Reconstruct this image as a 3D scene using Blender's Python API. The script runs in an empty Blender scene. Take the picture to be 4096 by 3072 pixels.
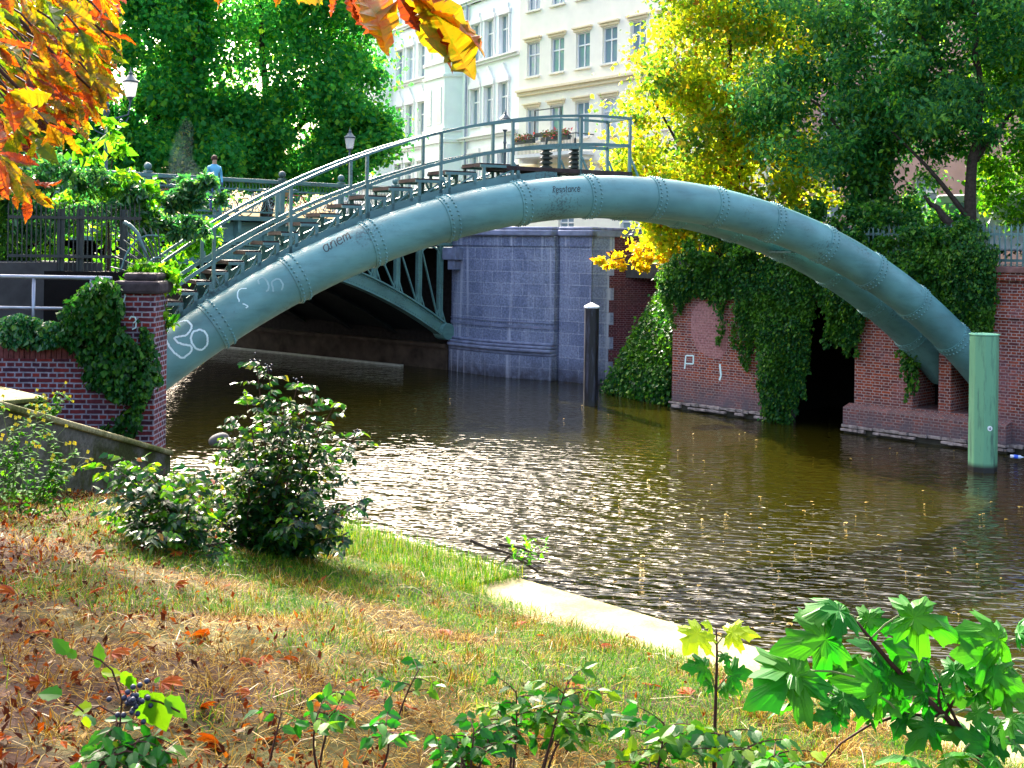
import bpy, math, random
import numpy as np
from mathutils import Vector, Matrix

C = bpy.context.scene.collection
R_ = np.random.default_rng(7)
random.seed(7)
HC = 5.05                      # eye height above the water
F, HY, ROLL = 1200.0, 248.0, 0.014

# ------------------------------------------------------------------ camera
cam = bpy.data.objects.new('camera', bpy.data.cameras.new('camera'))
C.objects.link(cam)
cam.location = (0, 0, HC)
cam.rotation_euler = (math.radians(90), -ROLL, 0)
cam.data.sensor_width = 36
cam.data.lens = F / 1024 * 36
cam.data.shift_y = -(384 - HY) / 1024
cam.data.clip_start = 0.05
cam.data.clip_end = 2000
bpy.context.scene.camera = cam

# ------------------------------------------------------------------ light
SUN = Vector((-0.30, 0.77, 0.56)).normalized()
world = bpy.data.worlds.new("World")
bpy.context.scene.world = world
world.use_nodes = True
wn = world.node_tree
sky = wn.nodes.new('ShaderNodeTexSky')
sky.sky_type = 'NISHITA'
sky.sun_disc = False
sky.sun_elevation = math.asin(SUN.z)
sky.sun_rotation = math.atan2(SUN.x, SUN.y)
sky.air_density = 1.0
sky.dust_density = 9.0
sky.ozone_density = 1.0
wn.links.new(sky.outputs[0], wn.nodes['Background'].inputs[0])
wn.nodes['Background'].inputs[1].default_value = 0.15
sun = bpy.data.objects.new('sun', bpy.data.lights.new('sun', 'SUN'))
C.objects.link(sun)
sun.data.energy = 4.2
sun.data.angle = math.radians(0.5)
sun.data.color = (1.0, 0.92, 0.80)
sun.rotation_euler = (-SUN).to_track_quat('-Z', 'Y').to_euler()
vs = bpy.context.scene.view_settings
vs.view_transform = 'Standard'
vs.look = 'None'
vs.exposure = 2.75
vs.gamma = 1.0
cy = bpy.context.scene.cycles
cy.max_bounces = 6
cy.transparent_max_bounces = 4
cy.sample_clamp_indirect = 6

# ------------------------------------------------------------------ helpers
def at(px, py, Y):
    """world point at depth Y that the picture shows at pixel px, py"""
    dx, dy = px - 512, py - HY
    c, s = math.cos(ROLL), math.sin(ROLL)
    return Vector(((c * dx + s * dy) / F * Y, Y, HC - (c * dy - s * dx) / F * Y))

def tag(o, label=None, cat=None, group=None, kind=None):
    if label: o['label'] = label
    if cat: o['category'] = cat
    if group: o['group'] = group
    if kind: o['kind'] = kind
    return o

def empty(name, loc=(0, 0, 0), rz=0.0, label=None, cat=None, group=None):
    o = bpy.data.objects.new(name, None)
    C.objects.link(o)
    o.location = loc
    o.rotation_euler = (0, 0, rz)
    return tag(o, label, cat, group)

def copy_tree(o, parent=None):
    c = o.copy(); C.objects.link(c)
    if parent: c.parent = parent
    for ch in list(o.children): copy_tree(ch, c)
    return c

class MB:
    def __init__(s): s.v = []; s.f = []; s.n = 0
    def add(s, V, Fc):
        V = np.asarray(V, float).reshape(-1, 3)
        s.v.append(V)
        n = s.n
        s.f.extend([tuple(i + n for i in f) for f in Fc])
        s.n += len(V)
        return s
    def box(s, a, b, M=None):
        x0, y0, z0 = a; x1, y1, z1 = b
        V = np.array([(x0,y0,z0),(x1,y0,z0),(x1,y1,z0),(x0,y1,z0),(x0,y0,z1),(x1,y0,z1),(x1,y1,z1),(x0,y1,z1)], float)
        if M is not None: V = np.array([M @ Vector(v) for v in V])
        return s.add(V, [(0,3,2,1),(4,5,6,7),(0,1,5,4),(1,2,6,5),(2,3,7,6),(3,0,4,7)])
    def bar(s, p, q, w, h=None, up=(0, 0, 1)):
        """rectangular bar from p to q"""
        p, q = Vector(p), Vector(q); h = h or w
        d = (q - p).normalized(); u = Vector(up)
        if abs(d.dot(u)) > .98: u = Vector((1, 0, 0))
        x = d.cross(u).normalized(); z = x.cross(d)
        V = []
        for c in (p, q):
            for sx, sz in ((-1,-1),(1,-1),(1,1),(-1,1)): V.append(c + x*sx*w/2 + z*sz*h/2)
        return s.add(V, [(0,1,2,3),(7,6,5,4),(0,4,5,1),(1,5,6,2),(2,6,7,3),(3,7,4,0)])
    def sweep(s, pts, w, h):
        """rectangular section swept along a path, sides vertical"""
        pts = [Vector(p) for p in pts]; V = []
        for i, p in enumerate(pts):
            d = (pts[min(i+1, len(pts)-1)] - pts[max(i-1, 0)]).normalized()
            x = d.cross(Vector((0,0,1))).normalized(); z = x.cross(d)
            for sx, sz in ((-1,-1),(1,-1),(1,1),(-1,1)): V.append(p + x*sx*w/2 + z*sz*h/2)
        Fc = [(0,1,2,3)]; m = len(pts) - 1
        for i in range(m):
            for k in range(4):
                Fc.append((4*i+k, 4*i+4+k, 4*i+4+(k+1)%4, 4*i+(k+1)%4))
        Fc.append((4*m+3, 4*m+2, 4*m+1, 4*m))
        return s.add(V, Fc)
    def tube(s, pts, r, n=8, cap=True):
        pts = [Vector(p) for p in pts]
        rs = [r]*len(pts) if np.isscalar(r) else list(r)
        V = []; prev = None
        for i, p in enumerate(pts):
            d = (pts[min(i+1, len(pts)-1)] - pts[max(i-1, 0)])
            d = d.normalized() if d.length > 1e-9 else Vector((0,0,1))
            if prev is None:
                u = Vector((0,0,1)) if abs(d.z) < .9 else Vector((1,0,0))
                x = d.cross(u).normalized()
            else:
                x = (prev - d * prev.dot(d)).normalized()
            prev = x; y = d.cross(x)
            for k in range(n):
                a = 2*math.pi*k/n
                V.append(p + (x*math.cos(a) + y*math.sin(a)) * rs[i])
        Fc = []
        for i in range(len(pts)-1):
            for k in range(n):
                Fc.append((n*i+k, n*i+(k+1)%n, n*(i+1)+(k+1)%n, n*(i+1)+k))
        if cap:
            Fc.append(tuple(range(n-1, -1, -1))); m = n*(len(pts)-1)
            Fc.append(tuple(range(m, m+n)))
        return s.add(V, Fc)
    def lathe(s, prof, c=(0,0,0), n=16):
        V = []
        for r, z in prof:
            for k in range(n):
                a = 2*math.pi*k/n
                V.append((c[0]+r*math.cos(a), c[1]+r*math.sin(a), c[2]+z))
        Fc = []
        for i in range(len(prof)-1):
            for k in range(n):
                Fc.append((n*i+k, n*i+(k+1)%n, n*(i+1)+(k+1)%n, n*(i+1)+k))
        m = n*(len(prof)-1)
        Fc += [tuple(range(n-1,-1,-1)), tuple(range(m, m+n))]
        return s.add(V, Fc)
    def prism(s, poly, z0, z1, M=None):
        n = len(poly)
        V = [(x, y, z0) for x, y in poly] + [(x, y, z1) for x, y in poly]
        if M is not None: V = [M @ Vector(v) for v in V]
        Fc = [tuple(range(n-1,-1,-1)), tuple(range(n, 2*n))]
        for k in range(n): Fc.append((k, (k+1)%n, n+(k+1)%n, n+k))
        return s.add(V, Fc)
    def ball(s, c, r, n=10, m=7, sz=1.0):
        prof = [(max(1e-4, r*math.sin(math.pi*i/m)), -r*sz*math.cos(math.pi*i/m)) for i in range(m+1)]
        return s.lathe(prof, c, n)
    def inst(s, T, M):
        """leaf template T = (verts, faces) placed with matrix M"""
        V, Fc = T
        A = np.array(M)
        return s.add(V @ A[:3,:3].T + A[:3,3], Fc)
    def build(s, name, mat, parent=None, smooth=False):
        me = bpy.data.meshes.new(name)
        V = np.concatenate(s.v) if s.v else np.zeros((0,3))
        tot = np.array([len(f) for f in s.f], np.int32)
        idx = np.fromiter((i for f in s.f for i in f), np.int32)
        fill(me, V, tot, idx)
        if smooth: me.polygons.foreach_set('use_smooth', np.ones(len(tot), bool))
        return link(name, me, mat, parent)

def fill(me, V, tot, idx):
    me.vertices.add(len(V)); me.vertices.foreach_set('co', np.asarray(V, np.float32).ravel())
    me.loops.add(len(idx)); me.loops.foreach_set('vertex_index', idx.astype(np.int32))
    me.polygons.add(len(tot))
    st = np.zeros(len(tot), np.int32); st[1:] = np.cumsum(tot)[:-1]
    me.polygons.foreach_set('loop_start', st)
    me.polygons.foreach_set('use_smooth', np.zeros(len(tot), bool))
    me.update(calc_edges=True); me.validate()

def link(name, me, mat, parent=None):
    if mat is not None: me.materials.append(mat)
    o = bpy.data.objects.new(name, me); C.objects.link(o)
    if parent is not None: o.parent = parent
    return o

def quads(name, V, mat, parent=None):
    """V (N,4,3) separate quads"""
    N = len(V); me = bpy.data.meshes.new(name)
    fill(me, V.reshape(-1,3), np.full(N,4,np.int32), np.arange(4*N))
    return link(name, me, mat, parent)

def smooth_obj(o, ang=35):
    me = o.data
    me.polygons.foreach_set('use_smooth', np.ones(len(me.polygons), bool))
    me.set_sharp_from_angle(angle=math.radians(ang))
    return o

def bevel(o, w=.01, seg=2):
    m = o.modifiers.new('bevel', 'BEVEL'); m.width = w; m.segments = seg; m.limit_method = 'ANGLE'
    return o

def unit(a): return a / np.maximum(np.linalg.norm(a, axis=-1, keepdims=True), 1e-9)

def leaf_quads(P, size, rng, up=.6, aspect=.55, hang=0.0, dirs=None, svar=.35):
    """rhombus leaves at points P: length size, flat-ish normals biased up, tips hanging by hang"""
    N = len(P)
    d = rng.normal(size=(N,3))
    if dirs is not None: d = d*.6 + dirs
    d[:,2] -= hang*1.6
    d = unit(d)
    nn = rng.normal(size=(N,3)); nn[:,2] += up*2
    w = unit(np.cross(nn, d))
    nn = np.cross(d, w)
    L = size*(1+svar*rng.normal(size=(N,1))).clip(.4,1.9)
    W = L*aspect
    b = P; t = P + d*L - nn*L*.12
    l = P + d*L*.45 + w*W*.5 + nn*L*.05; r = P + d*L*.45 - w*W*.5 + nn*L*.05
    return np.stack([b, r, t, l], 1)

def in_ball(n, rng, shell=.0):
    v = unit(rng.normal(size=(n,3)))
    r = rng.random((n,1))**(1/3)
    r = shell + (1-shell)*r
    return v*r

def clump_points(centers, rads, n, rng, flat=.8):
    k = rng.integers(0, len(centers), n)
    p = rng.normal(size=(n,3))*.55
    p[:,2] *= flat
    return centers[k] + p*rads[k,None]

# ------------------------------------------------------------------ materials
def newmat(name):
    m = bpy.data.materials.new(name); m.use_nodes = True
    nt = m.node_tree
    return m, nt, nt.nodes['Principled BSDF']

def N(nt, t, **kw):
    n = nt.nodes.new(t)
    for k, v in kw.items():
        if k in n.inputs: n.inputs[k].default_value = v
        else: setattr(n, k, v)
    return n

def ramp(nt, fac, stops):
    r = nt.nodes.new('ShaderNodeValToRGB')
    e = r.color_ramp.elements
    while len(e) < len(stops): e.new(.5)
    for el, (p, c) in zip(e, stops):
        el.position = p; el.color = (*c, 1) if len(c) == 3 else c
    nt.links.new(fac, r.inputs[0])
    return r.outputs[0]

def mixc(nt, fac, a, b, mode='MIX'):
    m = nt.nodes.new('ShaderNodeMix'); m.data_type = 'RGBA'; m.blend_type = mode
    for s, v in ((m.inputs[0], fac), (m.inputs[6], a), (m.inputs[7], b)):
        if hasattr(v, 'links'): nt.links.new(v, s)
        elif isinstance(v, (int, float)): s.default_value = v
        else: s.default_value = (*v, 1)
    return m.outputs[2]

def noise(nt, scale, detail=4, vec=None, rough=.55, dist=0.0):
    n = N(nt, 'ShaderNodeTexNoise', Scale=scale, Detail=detail, Roughness=rough, Distortion=dist)
    if vec is None:
        tc = N(nt, 'ShaderNodeTexCoord'); vec = tc.outputs['Object']
    nt.links.new(vec, n.inputs['Vector'])
    return n.outputs['Fac']

def bump(nt, bs, h, strength=.4, dist=.02):
    b = N(nt, 'ShaderNodeBump', Strength=strength, Distance=dist)
    nt.links.new(h, b.inputs['Height']); nt.links.new(b.outputs[0], bs.inputs['Normal'])
    return b

def mapping(nt, scale, vec=None):
    m = N(nt, 'ShaderNodeMapping'); m.inputs['Scale'].default_value = scale
    if vec is None: vec = N(nt, 'ShaderNodeTexCoord').outputs['Object']
    nt.links.new(vec, m.inputs['Vector'])
    return m.outputs[0]

def plain(name, col, rough=.6, metal=0.0, var=.25, scale=6.0, bmp=.0):
    m, nt, bs = newmat(name)
    n = noise(nt, scale)
    c = ramp(nt, n, [(.25, tuple(x*(1-var) for x in col)), (.75, tuple(min(1, x*(1+var)) for x in col))])
    nt.links.new(c, bs.inputs['Base Color'])
    bs.inputs['Roughness'].default_value = rough
    bs.inputs['Metallic'].default_value = metal
    if rough >= .7: bs.inputs['Specular IOR Level'].default_value = .15
    if bmp: bump(nt, bs, n, bmp)
    return m

def leafmat(name, stops, trans=.5, rough=.4, patch=None, spec=.22, patch_scale=.5, tboost=1.25):
    """leaf colour by random leaf and, if given, by a patch noise towards the patch colour"""
    m, nt, bs = newmat(name)
    g = N(nt, 'ShaderNodeNewGeometry')
    c = ramp(nt, g.outputs['Random Per Island'], stops)
    if patch:
        tc = N(nt, 'ShaderNodeTexCoord')
        f = noise(nt, patch_scale, 2, tc.outputs['Object'])
        f = ramp(nt, f, [(.45, (0,0,0)), (.6, (1,1,1))])
        mr = N(nt, 'ShaderNodeRGBToBW'); nt.links.new(f, mr.inputs[0])
        c2 = ramp(nt, g.outputs['Random Per Island'], patch)
        c = mixc(nt, mr.outputs[0], c, c2)
    nt.links.new(c, bs.inputs['Base Color'])
    bs.inputs['Roughness'].default_value = rough
    bs.inputs['Specular IOR Level'].default_value = spec
    tr = N(nt, 'ShaderNodeBsdfTranslucent')
    ct = mixc(nt, 1.0, c, (tboost*1.05, tboost, tboost*.55), 'MULTIPLY')
    nt.links.new(ct, tr.inputs[0])
    ms = N(nt, 'ShaderNodeMixShader'); ms.inputs[0].default_value = trans
    nt.links.new(bs.outputs[0], ms.inputs[1]); nt.links.new(tr.outputs[0], ms.inputs[2])
    nt.links.new(ms.outputs[0], nt.nodes['Material Output'].inputs[0])
    return m

def wall_uv(nt):
    """(u, v) in metres on the faces of an upright wall in object space"""
    tc = N(nt, 'ShaderNodeTexCoord')
    sp = N(nt, 'ShaderNodeSeparateXYZ'); nt.links.new(tc.outputs['Object'], sp.inputs[0])
    sn = N(nt, 'ShaderNodeSeparateXYZ'); nt.links.new(tc.outputs['Normal'], sn.inputs[0])
    ab = N(nt, 'ShaderNodeMath', operation='ABSOLUTE'); nt.links.new(sn.outputs[0], ab.inputs[0])
    gt = N(nt, 'ShaderNodeMath', operation='GREATER_THAN'); nt.links.new(ab.outputs[0], gt.inputs[0]); gt.inputs[1].default_value = .75
    mx = N(nt, 'ShaderNodeMix'); nt.links.new(gt.outputs[0], mx.inputs[0])
    nt.links.new(sp.outputs[0], mx.inputs[2]); nt.links.new(sp.outputs[1], mx.inputs[3])
    az = N(nt, 'ShaderNodeMath', operation='ABSOLUTE'); nt.links.new(sn.outputs[2], az.inputs[0])
    gz = N(nt, 'ShaderNodeMath', operation='GREATER_THAN'); nt.links.new(az.outputs[0], gz.inputs[0]); gz.inputs[1].default_value = .75
    mz = N(nt, 'ShaderNodeMix'); nt.links.new(gz.outputs[0], mz.inputs[0])
    nt.links.new(sp.outputs[2], mz.inputs[2]); nt.links.new(sp.outputs[1], mz.inputs[3])
    cb = N(nt, 'ShaderNodeCombineXYZ'); nt.links.new(mx.outputs[0], cb.inputs[0]); nt.links.new(mz.outputs[0], cb.inputs[1])
    return cb.outputs[0], tc.outputs['Object'], sp

def brickmat(name, c1, c2, mortar, w=.255, h=.0785, ms=.011, stain=(.3,.3,.32), stain_lo=.5, stain_hi=.72, rough=.85, dark=None, bstr=.6, odd=.5):
    m, nt, bs = newmat(name)
    uv, ob, sp = wall_uv(nt)
    # ragged joints
    nz = N(nt, 'ShaderNodeTexNoise', Scale=9.0, Detail=2.0); nt.links.new(ob, nz.inputs['Vector'])
    va = N(nt, 'ShaderNodeVectorMath', operation='MULTIPLY_ADD')
    nt.links.new(nz.outputs['Color'], va.inputs[0]); va.inputs[1].default_value = (.014,.014,0); nt.links.new(uv, va.inputs[2])
    b = N(nt, 'ShaderNodeTexBrick', Scale=1.0)
    b.inputs['Brick Width'].default_value = w; b.inputs['Row Height'].default_value = h
    b.inputs['Mortar Size'].default_value = ms; b.inputs['Mortar Smooth'].default_value = .25
    b.offset = .5; b.squash = odd; b.squash_frequency = 2
    b.inputs['Color1'].default_value = (*c1,1); b.inputs['Color2'].default_value = (*c2,1); b.inputs['Mortar'].default_value = (*mortar,1)
    nt.links.new(va.outputs[0], b.inputs['Vector'])
    big = noise(nt, .8, 5, ob)
    fs = ramp(nt, big, [(stain_lo, (0,0,0)), (stain_hi, (1,1,1))])
    bw = N(nt, 'ShaderNodeRGBToBW'); nt.links.new(fs, bw.inputs[0])
    half = N(nt, 'ShaderNodeMath', operation='MULTIPLY'); nt.links.new(bw.outputs[0], half.inputs[0]); half.inputs[1].default_value = .7
    c = mixc(nt, half.outputs[0], b.outputs['Color'], stain)
    fine = noise(nt, 14, 5, ob)
    c = mixc(nt, .8, c, ramp(nt, fine, [(.3,(.45,.45,.47)),(.7,(1.3,1.3,1.3))]), 'MULTIPLY')
    if dark:      # a darker strip that fades out upwards from the water
        mp = N(nt, 'ShaderNodeMapRange'); nt.links.new(sp.outputs[2], mp.inputs[0])
        mp.inputs[1].default_value = dark[0]; mp.inputs[2].default_value = dark[1]; mp.inputs[3].default_value = 1; mp.inputs[4].default_value = 0
        n2 = noise(nt, 3, 4, ob); mu = N(nt, 'ShaderNodeMath', operation='MULTIPLY'); nt.links.new(mp.outputs[0], mu.inputs[0])
        nt.links.new(n2, mu.inputs[1]); mu2 = N(nt, 'ShaderNodeMath', operation='MULTIPLY', use_clamp=True); nt.links.new(mu.outputs[0], mu2.inputs[0]); mu2.inputs[1].default_value = 1.9
        c = mixc(nt, mu2.outputs[0], c, dark[2])
    nt.links.new(c, bs.inputs['Base Color'])
    bs.inputs['Roughness'].default_value = rough; bs.inputs['Specular IOR Level'].default_value = .25
    inv = N(nt, 'ShaderNodeMath', operation='SUBTRACT'); inv.inputs[0].default_value = 1.0; nt.links.new(b.outputs['Fac'], inv.inputs[1])
    ad = N(nt, 'ShaderNodeMath', operation='MULTIPLY_ADD'); nt.links.new(fine, ad.inputs[0]); ad.inputs[1].default_value = .5; nt.links.new(inv.outputs[0], ad.inputs[2])
    bump(nt, bs, ad.outputs[0], bstr, .012)
    return m

M = {}
M['brick_left'] = brickmat('brick_left', (.22,.026,.022), (.045,.014,.028), (.27,.25,.30), ms=.013, stain=(.13,.045,.075), stain_lo=.55, stain_hi=.9)
M['brick_far'] = brickmat('brick_far', (.33,.062,.022), (.11,.026,.026), (.36,.28,.26), w=.27, ms=.012, stain=(.30,.15,.17), stain_lo=.5, stain_hi=.75, dark=(.1, 1.2, (.10,.085,.10)))
M['brick_dim'] = brickmat('brick_dim', (.11,.018,.024), (.06,.012,.022), (.18,.10,.12), stain=(.10,.05,.06))
M['brick_shade'] = plain('brick_shade', (.008,.007,.007), .9)  # near-black: deep shade put into the base colour
M['stone'] = brickmat('stone', (.185,.215,.33), (.13,.155,.26), (.33,.35,.44), w=.98, h=.46, ms=.012, stain=(.34,.37,.50), stain_lo=.45, stain_hi=.8, odd=1.0, bstr=.3, dark=(.0,.9,(.05,.05,.07)))
_nt = M['stone'].node_tree; _bs = _nt.nodes['Principled BSDF']; _c = _bs.inputs['Base Color'].links[0].from_socket
_sn = noise(_nt, 1.0, 4, mapping(_nt, (2.6,2.6,.10)), .6); _f = ramp(_nt, _sn, [(.56,(0,0,0)),(.70,(.75,.75,.75))]); _bw = N(_nt, 'ShaderNodeRGBToBW'); _nt.links.new(_f, _bw.inputs[0])
_nt.links.new(mixc(_nt, _bw.outputs[0], _c, (.46,.48,.60)), _bs.inputs['Base Color'])
M['stone_trim'] = plain('stone_trim', (.17,.19,.29), .8, var=.4, scale=3, bmp=.3)
M['coping'] = plain('coping', (.17,.09,.08), .9, var=.4, scale=5, bmp=.3)

def paintmat(name, col, rust=(.03,.03,.03), rough=.42, amt=(.62,.72), sc=3.0):
    m, nt, bs = newmat(name)
    tc = N(nt, 'ShaderNodeTexCoord'); ob = tc.outputs['Object']
    big = noise(nt, 1.1, 3, ob)
    c = ramp(nt, big, [(.3, tuple(x*.8 for x in col)), (.7, tuple(x*1.15 for x in col))])
    f = noise(nt, sc*6, 6, ob, .7)
    f2 = noise(nt, .7, 2, ob)
    mu = N(nt, 'ShaderNodeMath', operation='MULTIPLY'); nt.links.new(f, mu.inputs[0]); nt.links.new(f2, mu.inputs[1])
    sc_ = ramp(nt, mu.outputs[0], [(amt[0]*.5, (0,0,0)), (amt[1]*.5, (1,1,1))])
    bw = N(nt, 'ShaderNodeRGBToBW'); nt.links.new(sc_, bw.inputs[0])
    k = N(nt, 'ShaderNodeMath', operation='MULTIPLY'); nt.links.new(bw.outputs[0], k.inputs[0]); k.inputs[1].default_value = .6
    c = mixc(nt, k.outputs[0], c, rust)
    st_ = noise(nt, 2.5, 5, mapping(nt, (.35,1.6,1.6), ob), .7)
    c = mixc(nt, .55, c, ramp(nt, st_, [(.32,(.55,.6,.6)),(.5,(1,1,1)),(.7,(1.12,1.1,1.1))]), 'MULTIPLY')
    nt.links.new(c, bs.inputs['Base Color'])
    r = ramp(nt, f, [(.3,(rough*.8,)*3),(.7,(rough*1.35,)*3)])
    nt.links.new(r, bs.inputs['Roughness'])
    bump(nt, bs, noise(nt, 2.2, 2, ob), .08, .05)
    return m
M['pipe'] = paintmat('pipe', (.105,.265,.265), amt=(.64,.80))
M['rail'] = paintmat('rail', (.085,.185,.185), rough=.4)
M['iron_green'] = paintmat('iron_green', (.10,.22,.21), rough=.5)
M['tread'] = plain('tread', (.05,.032,.03), .7, var=.4, scale=9)
M['iron_black'] = plain('iron_black', (.018,.025,.024), .55, var=.4)
M['iron_dull'] = plain('iron_dull', (.035,.05,.05), .6, var=.4)
M['galv'] = plain('galv', (.30,.33,.40), .4, .6, var=.2)
M['soffit_shade'] = plain('soffit_shade', (.012,.016,.018), .8, var=.5)  # near-black copy of the bridge iron, under-deck shade put into the colour
M['white_glass'] = plain('white_glass', (.82,.84,.85), .3, var=.03)
_m, _nt, _bs = newmat('lantern_glass'); _bs.inputs['Base Color'].default_value = (.85,.86,.87,1); _bs.inputs['Roughness'].default_value = .4
_tr = N(_nt, 'ShaderNodeBsdfTranslucent'); _tr.inputs[0].default_value = (.95,.95,.95,1); _ms = N(_nt, 'ShaderNodeMixShader'); _ms.inputs[0].default_value = .6
_nt.links.new(_bs.outputs[0], _ms.inputs[1]); _nt.links.new(_tr.outputs[0], _ms.inputs[2]); _nt.links.new(_ms.outputs[0], _nt.nodes['Material Output'].inputs[0]); M['lantern'] = _m
M['chalk'] = plain('chalk', (.62,.80,.80), .8, var=.15, scale=30)
M['ink'] = plain('ink', (.012,.02,.022), .6)
M['concrete'] = None

# ------------------------------------------------------------------ frames
U = Vector((.70, -.714, 0)); NV = Vector((.714, .70, 0))       # along the quay, across the canal
AU = math.atan2(-.714, .70); AN = math.atan2(.70, .714)
def qn(t, n, z=0.0): return U*t + NV*n + Vector((0,0,z))
PW = Vector((5.18, 38.4, 0))                                     # a corner on the far wall

# ------------------------------------------------------------------ water and ground
def watermat():
    m, nt, bs = newmat('water')
    tc = N(nt, 'ShaderNodeTexCoord')
    bs.inputs['Base Color'].default_value = (.016,.0140,.0012,1)
    bs.inputs['Roughness'].default_value = .03
    bs.inputs['IOR'].default_value = 1.36
    bs.inputs['Specular IOR Level'].default_value = .85
    rot = N(nt, 'ShaderNodeMapping'); rot.inputs['Rotation'].default_value = (0,0,.10); nt.links.new(tc.outputs['Object'], rot.inputs[0])
    h = None
    for sc, sy, amp, dt in ((1.7, 2.6, .9, 1.5), (4.0, 2.4, .36, 1.0), (.35, 2.0, .5, 1.0)):
        v = mapping(nt, (sc, sc*sy, sc), rot.outputs[0])
        n = N(nt, 'ShaderNodeTexNoise', Scale=1.0, Detail=dt, Roughness=.45, Distortion=.3); nt.links.new(v, n.inputs['Vector'])
        ad = N(nt, 'ShaderNodeMath', operation='MULTIPLY_ADD'); nt.links.new(n.outputs['Fac'], ad.inputs[0]); ad.inputs[1].default_value = amp
        if h is None: ad.inputs[2].default_value = 0
        else: nt.links.new(h, ad.inputs[2])
        h = ad.outputs[0]
    # a gust roughens the middle of the canal; the lee of the walls stays calmer
    sub = N(nt, 'ShaderNodeVectorMath', operation='DISTANCE'); nt.links.new(tc.outputs['Object'], sub.inputs[0]); sub.inputs[1].default_value = (-1.4, 20.0, 0)
    nz = N(nt, 'ShaderNodeMath', operation='MULTIPLY_ADD'); nt.links.new(noise(nt, .22, 2, tc.outputs['Object']), nz.inputs[0]); nz.inputs[1].default_value = 9.0; nt.links.new(sub.outputs['Value'], nz.inputs[2])
    mr = N(nt, 'ShaderNodeMapRange'); nt.links.new(nz.outputs[0], mr.inputs[0])
    mr.inputs[1].default_value = 7.0; mr.inputs[2].default_value = 18.0; mr.inputs[3].default_value = 1.0; mr.inputs[4].default_value = .20
    bp = bump(nt, bs, h, 1.0, .22)
    nt.links.new(mr.outputs[0], bp.inputs['Strength'])
    return m
mb = MB(); mb.add([(-300,-60,0),(300,-60,0),(300,400,0),(-300,400,0)], [(0,1,2,3)])
tag(mb.build('water', watermat()), kind='structure')

def soilmat():
    m, nt, bs = newmat('soil')
    tc = N(nt, 'ShaderNodeTexCoord'); ob = tc.outputs['Object']
    a = noise(nt, 7, 6, ob, .65); b = noise(nt, .5, 3, ob)
    c1 = ramp(nt, a, [(.3,(.008,.003,.003)), (.55,(.026,.009,.005)), (.75,(.06,.025,.012))])
    c2 = ramp(nt, a, [(.3,(.018,.022,.004)), (.6,(.055,.055,.010)), (.8,(.12,.10,.03))])
    f = ramp(nt, b, [(.42,(0,0,0)),(.58,(1,1,1))])
    nt.links.new(mixc(nt, f, c1, c2), bs.inputs['Base Color'])
    bs.inputs['Roughness'].default_value = .95; bs.inputs['Specular IOR Level'].default_value = .15
    bump(nt, bs, a, .8, .05)
    return m
M['soil'] = soilmat()
EYE_H, KERB_Z, KERB_IN, KERB_OUT = 1.62, HC - 3.3, 7.72, 8.58
def ground_h(t, n):
    """height of the near bank"""
    k = np.clip(n / KERB_IN, -3, 1.15)
    z = HC - (EYE_H + (3.3 - EYE_H) * k) + .02
    z = np.where(n < 0, HC - EYE_H + np.minimum(-n*.2, 1.3), z)
    return z + .035*np.sin(1.7*t+.6*n)*np.sin(1.1*n) + .03*np.sin(3.1*t)*np.sin(2.3*n+1)
tt, nn_ = np.meshgrid(np.linspace(-15.6, 26, 210), np.linspace(-25, KERB_IN+.25, 170))
zz = ground_h(tt, nn_)
zz = np.where(nn_ > KERB_IN - .05, np.minimum(zz, KERB_Z - .03), zz)
V = np.stack([U.x*tt + NV.x*nn_, U.y*tt + NV.y*nn_, zz], -1).reshape(-1,3)
a, b = tt.shape
idx = np.arange(a*b).reshape(a,b)
Q = np.stack([idx[:-1,:-1], idx[:-1,1:], idx[1:,1:], idx[1:,:-1]], -1).reshape(-1,4)
me = bpy.data.meshes.new('bank_ground'); fill(me, V, np.full(len(Q),4,np.int32), Q.ravel())
me.polygons.foreach_set('use_smooth', np.ones(len(Q), bool))
tag(link('bank_ground', me, M['soil']), kind='structure')

def concretemat():
    m, nt, bs = newmat('concrete')
    tc = N(nt, 'ShaderNodeTexCoord'); ob = tc.outputs['Object']
    a = noise(nt, 2.2, 6, ob, .6); f = noise(nt, 40, 5, ob, .7)
    c = ramp(nt, a, [(.3,(.085,.08,.028)), (.48,(.19,.17,.075)), (.75,(.29,.265,.15))])
    c = mixc(nt, .9, c, ramp(nt, f, [(.3,(.5,.5,.47)),(.6,(1.1,1.1,1.1))]), 'MULTIPLY')
    nt.links.new(c, bs.inputs['Base Color']); bs.inputs['Roughness'].default_value = .9
    bs.inputs['Specular IOR Level'].default_value = .2
    bump(nt, bs, f, .5, .012)
    return m
M['concrete'] = concretemat()
mb = MB()
jt = [-15.0, -12.2, -8.6, -5.3, -2.2, 1.2, 4.5, 9, 15, 26]
for i in range(len(jt)-1):
    o_ = .05*math.sin(i*2.3); h_ = .012*math.sin(i*1.9)
    if jt[i] > -5.4: o_ -= .26
    p = [qn(jt[i]+.012, KERB_IN-.1), qn(jt[i+1]-.012, KERB_IN-.1), qn(jt[i+1]-.012, KERB_OUT+o_), qn(jt[i]+.012, KERB_OUT+o_)]
    mb.prism([(v.x, v.y) for v in p], -1.0, KERB_Z + h_)
tag(bevel(mb.build('kerb_strip', M['concrete']), .02), kind='structure')

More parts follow.
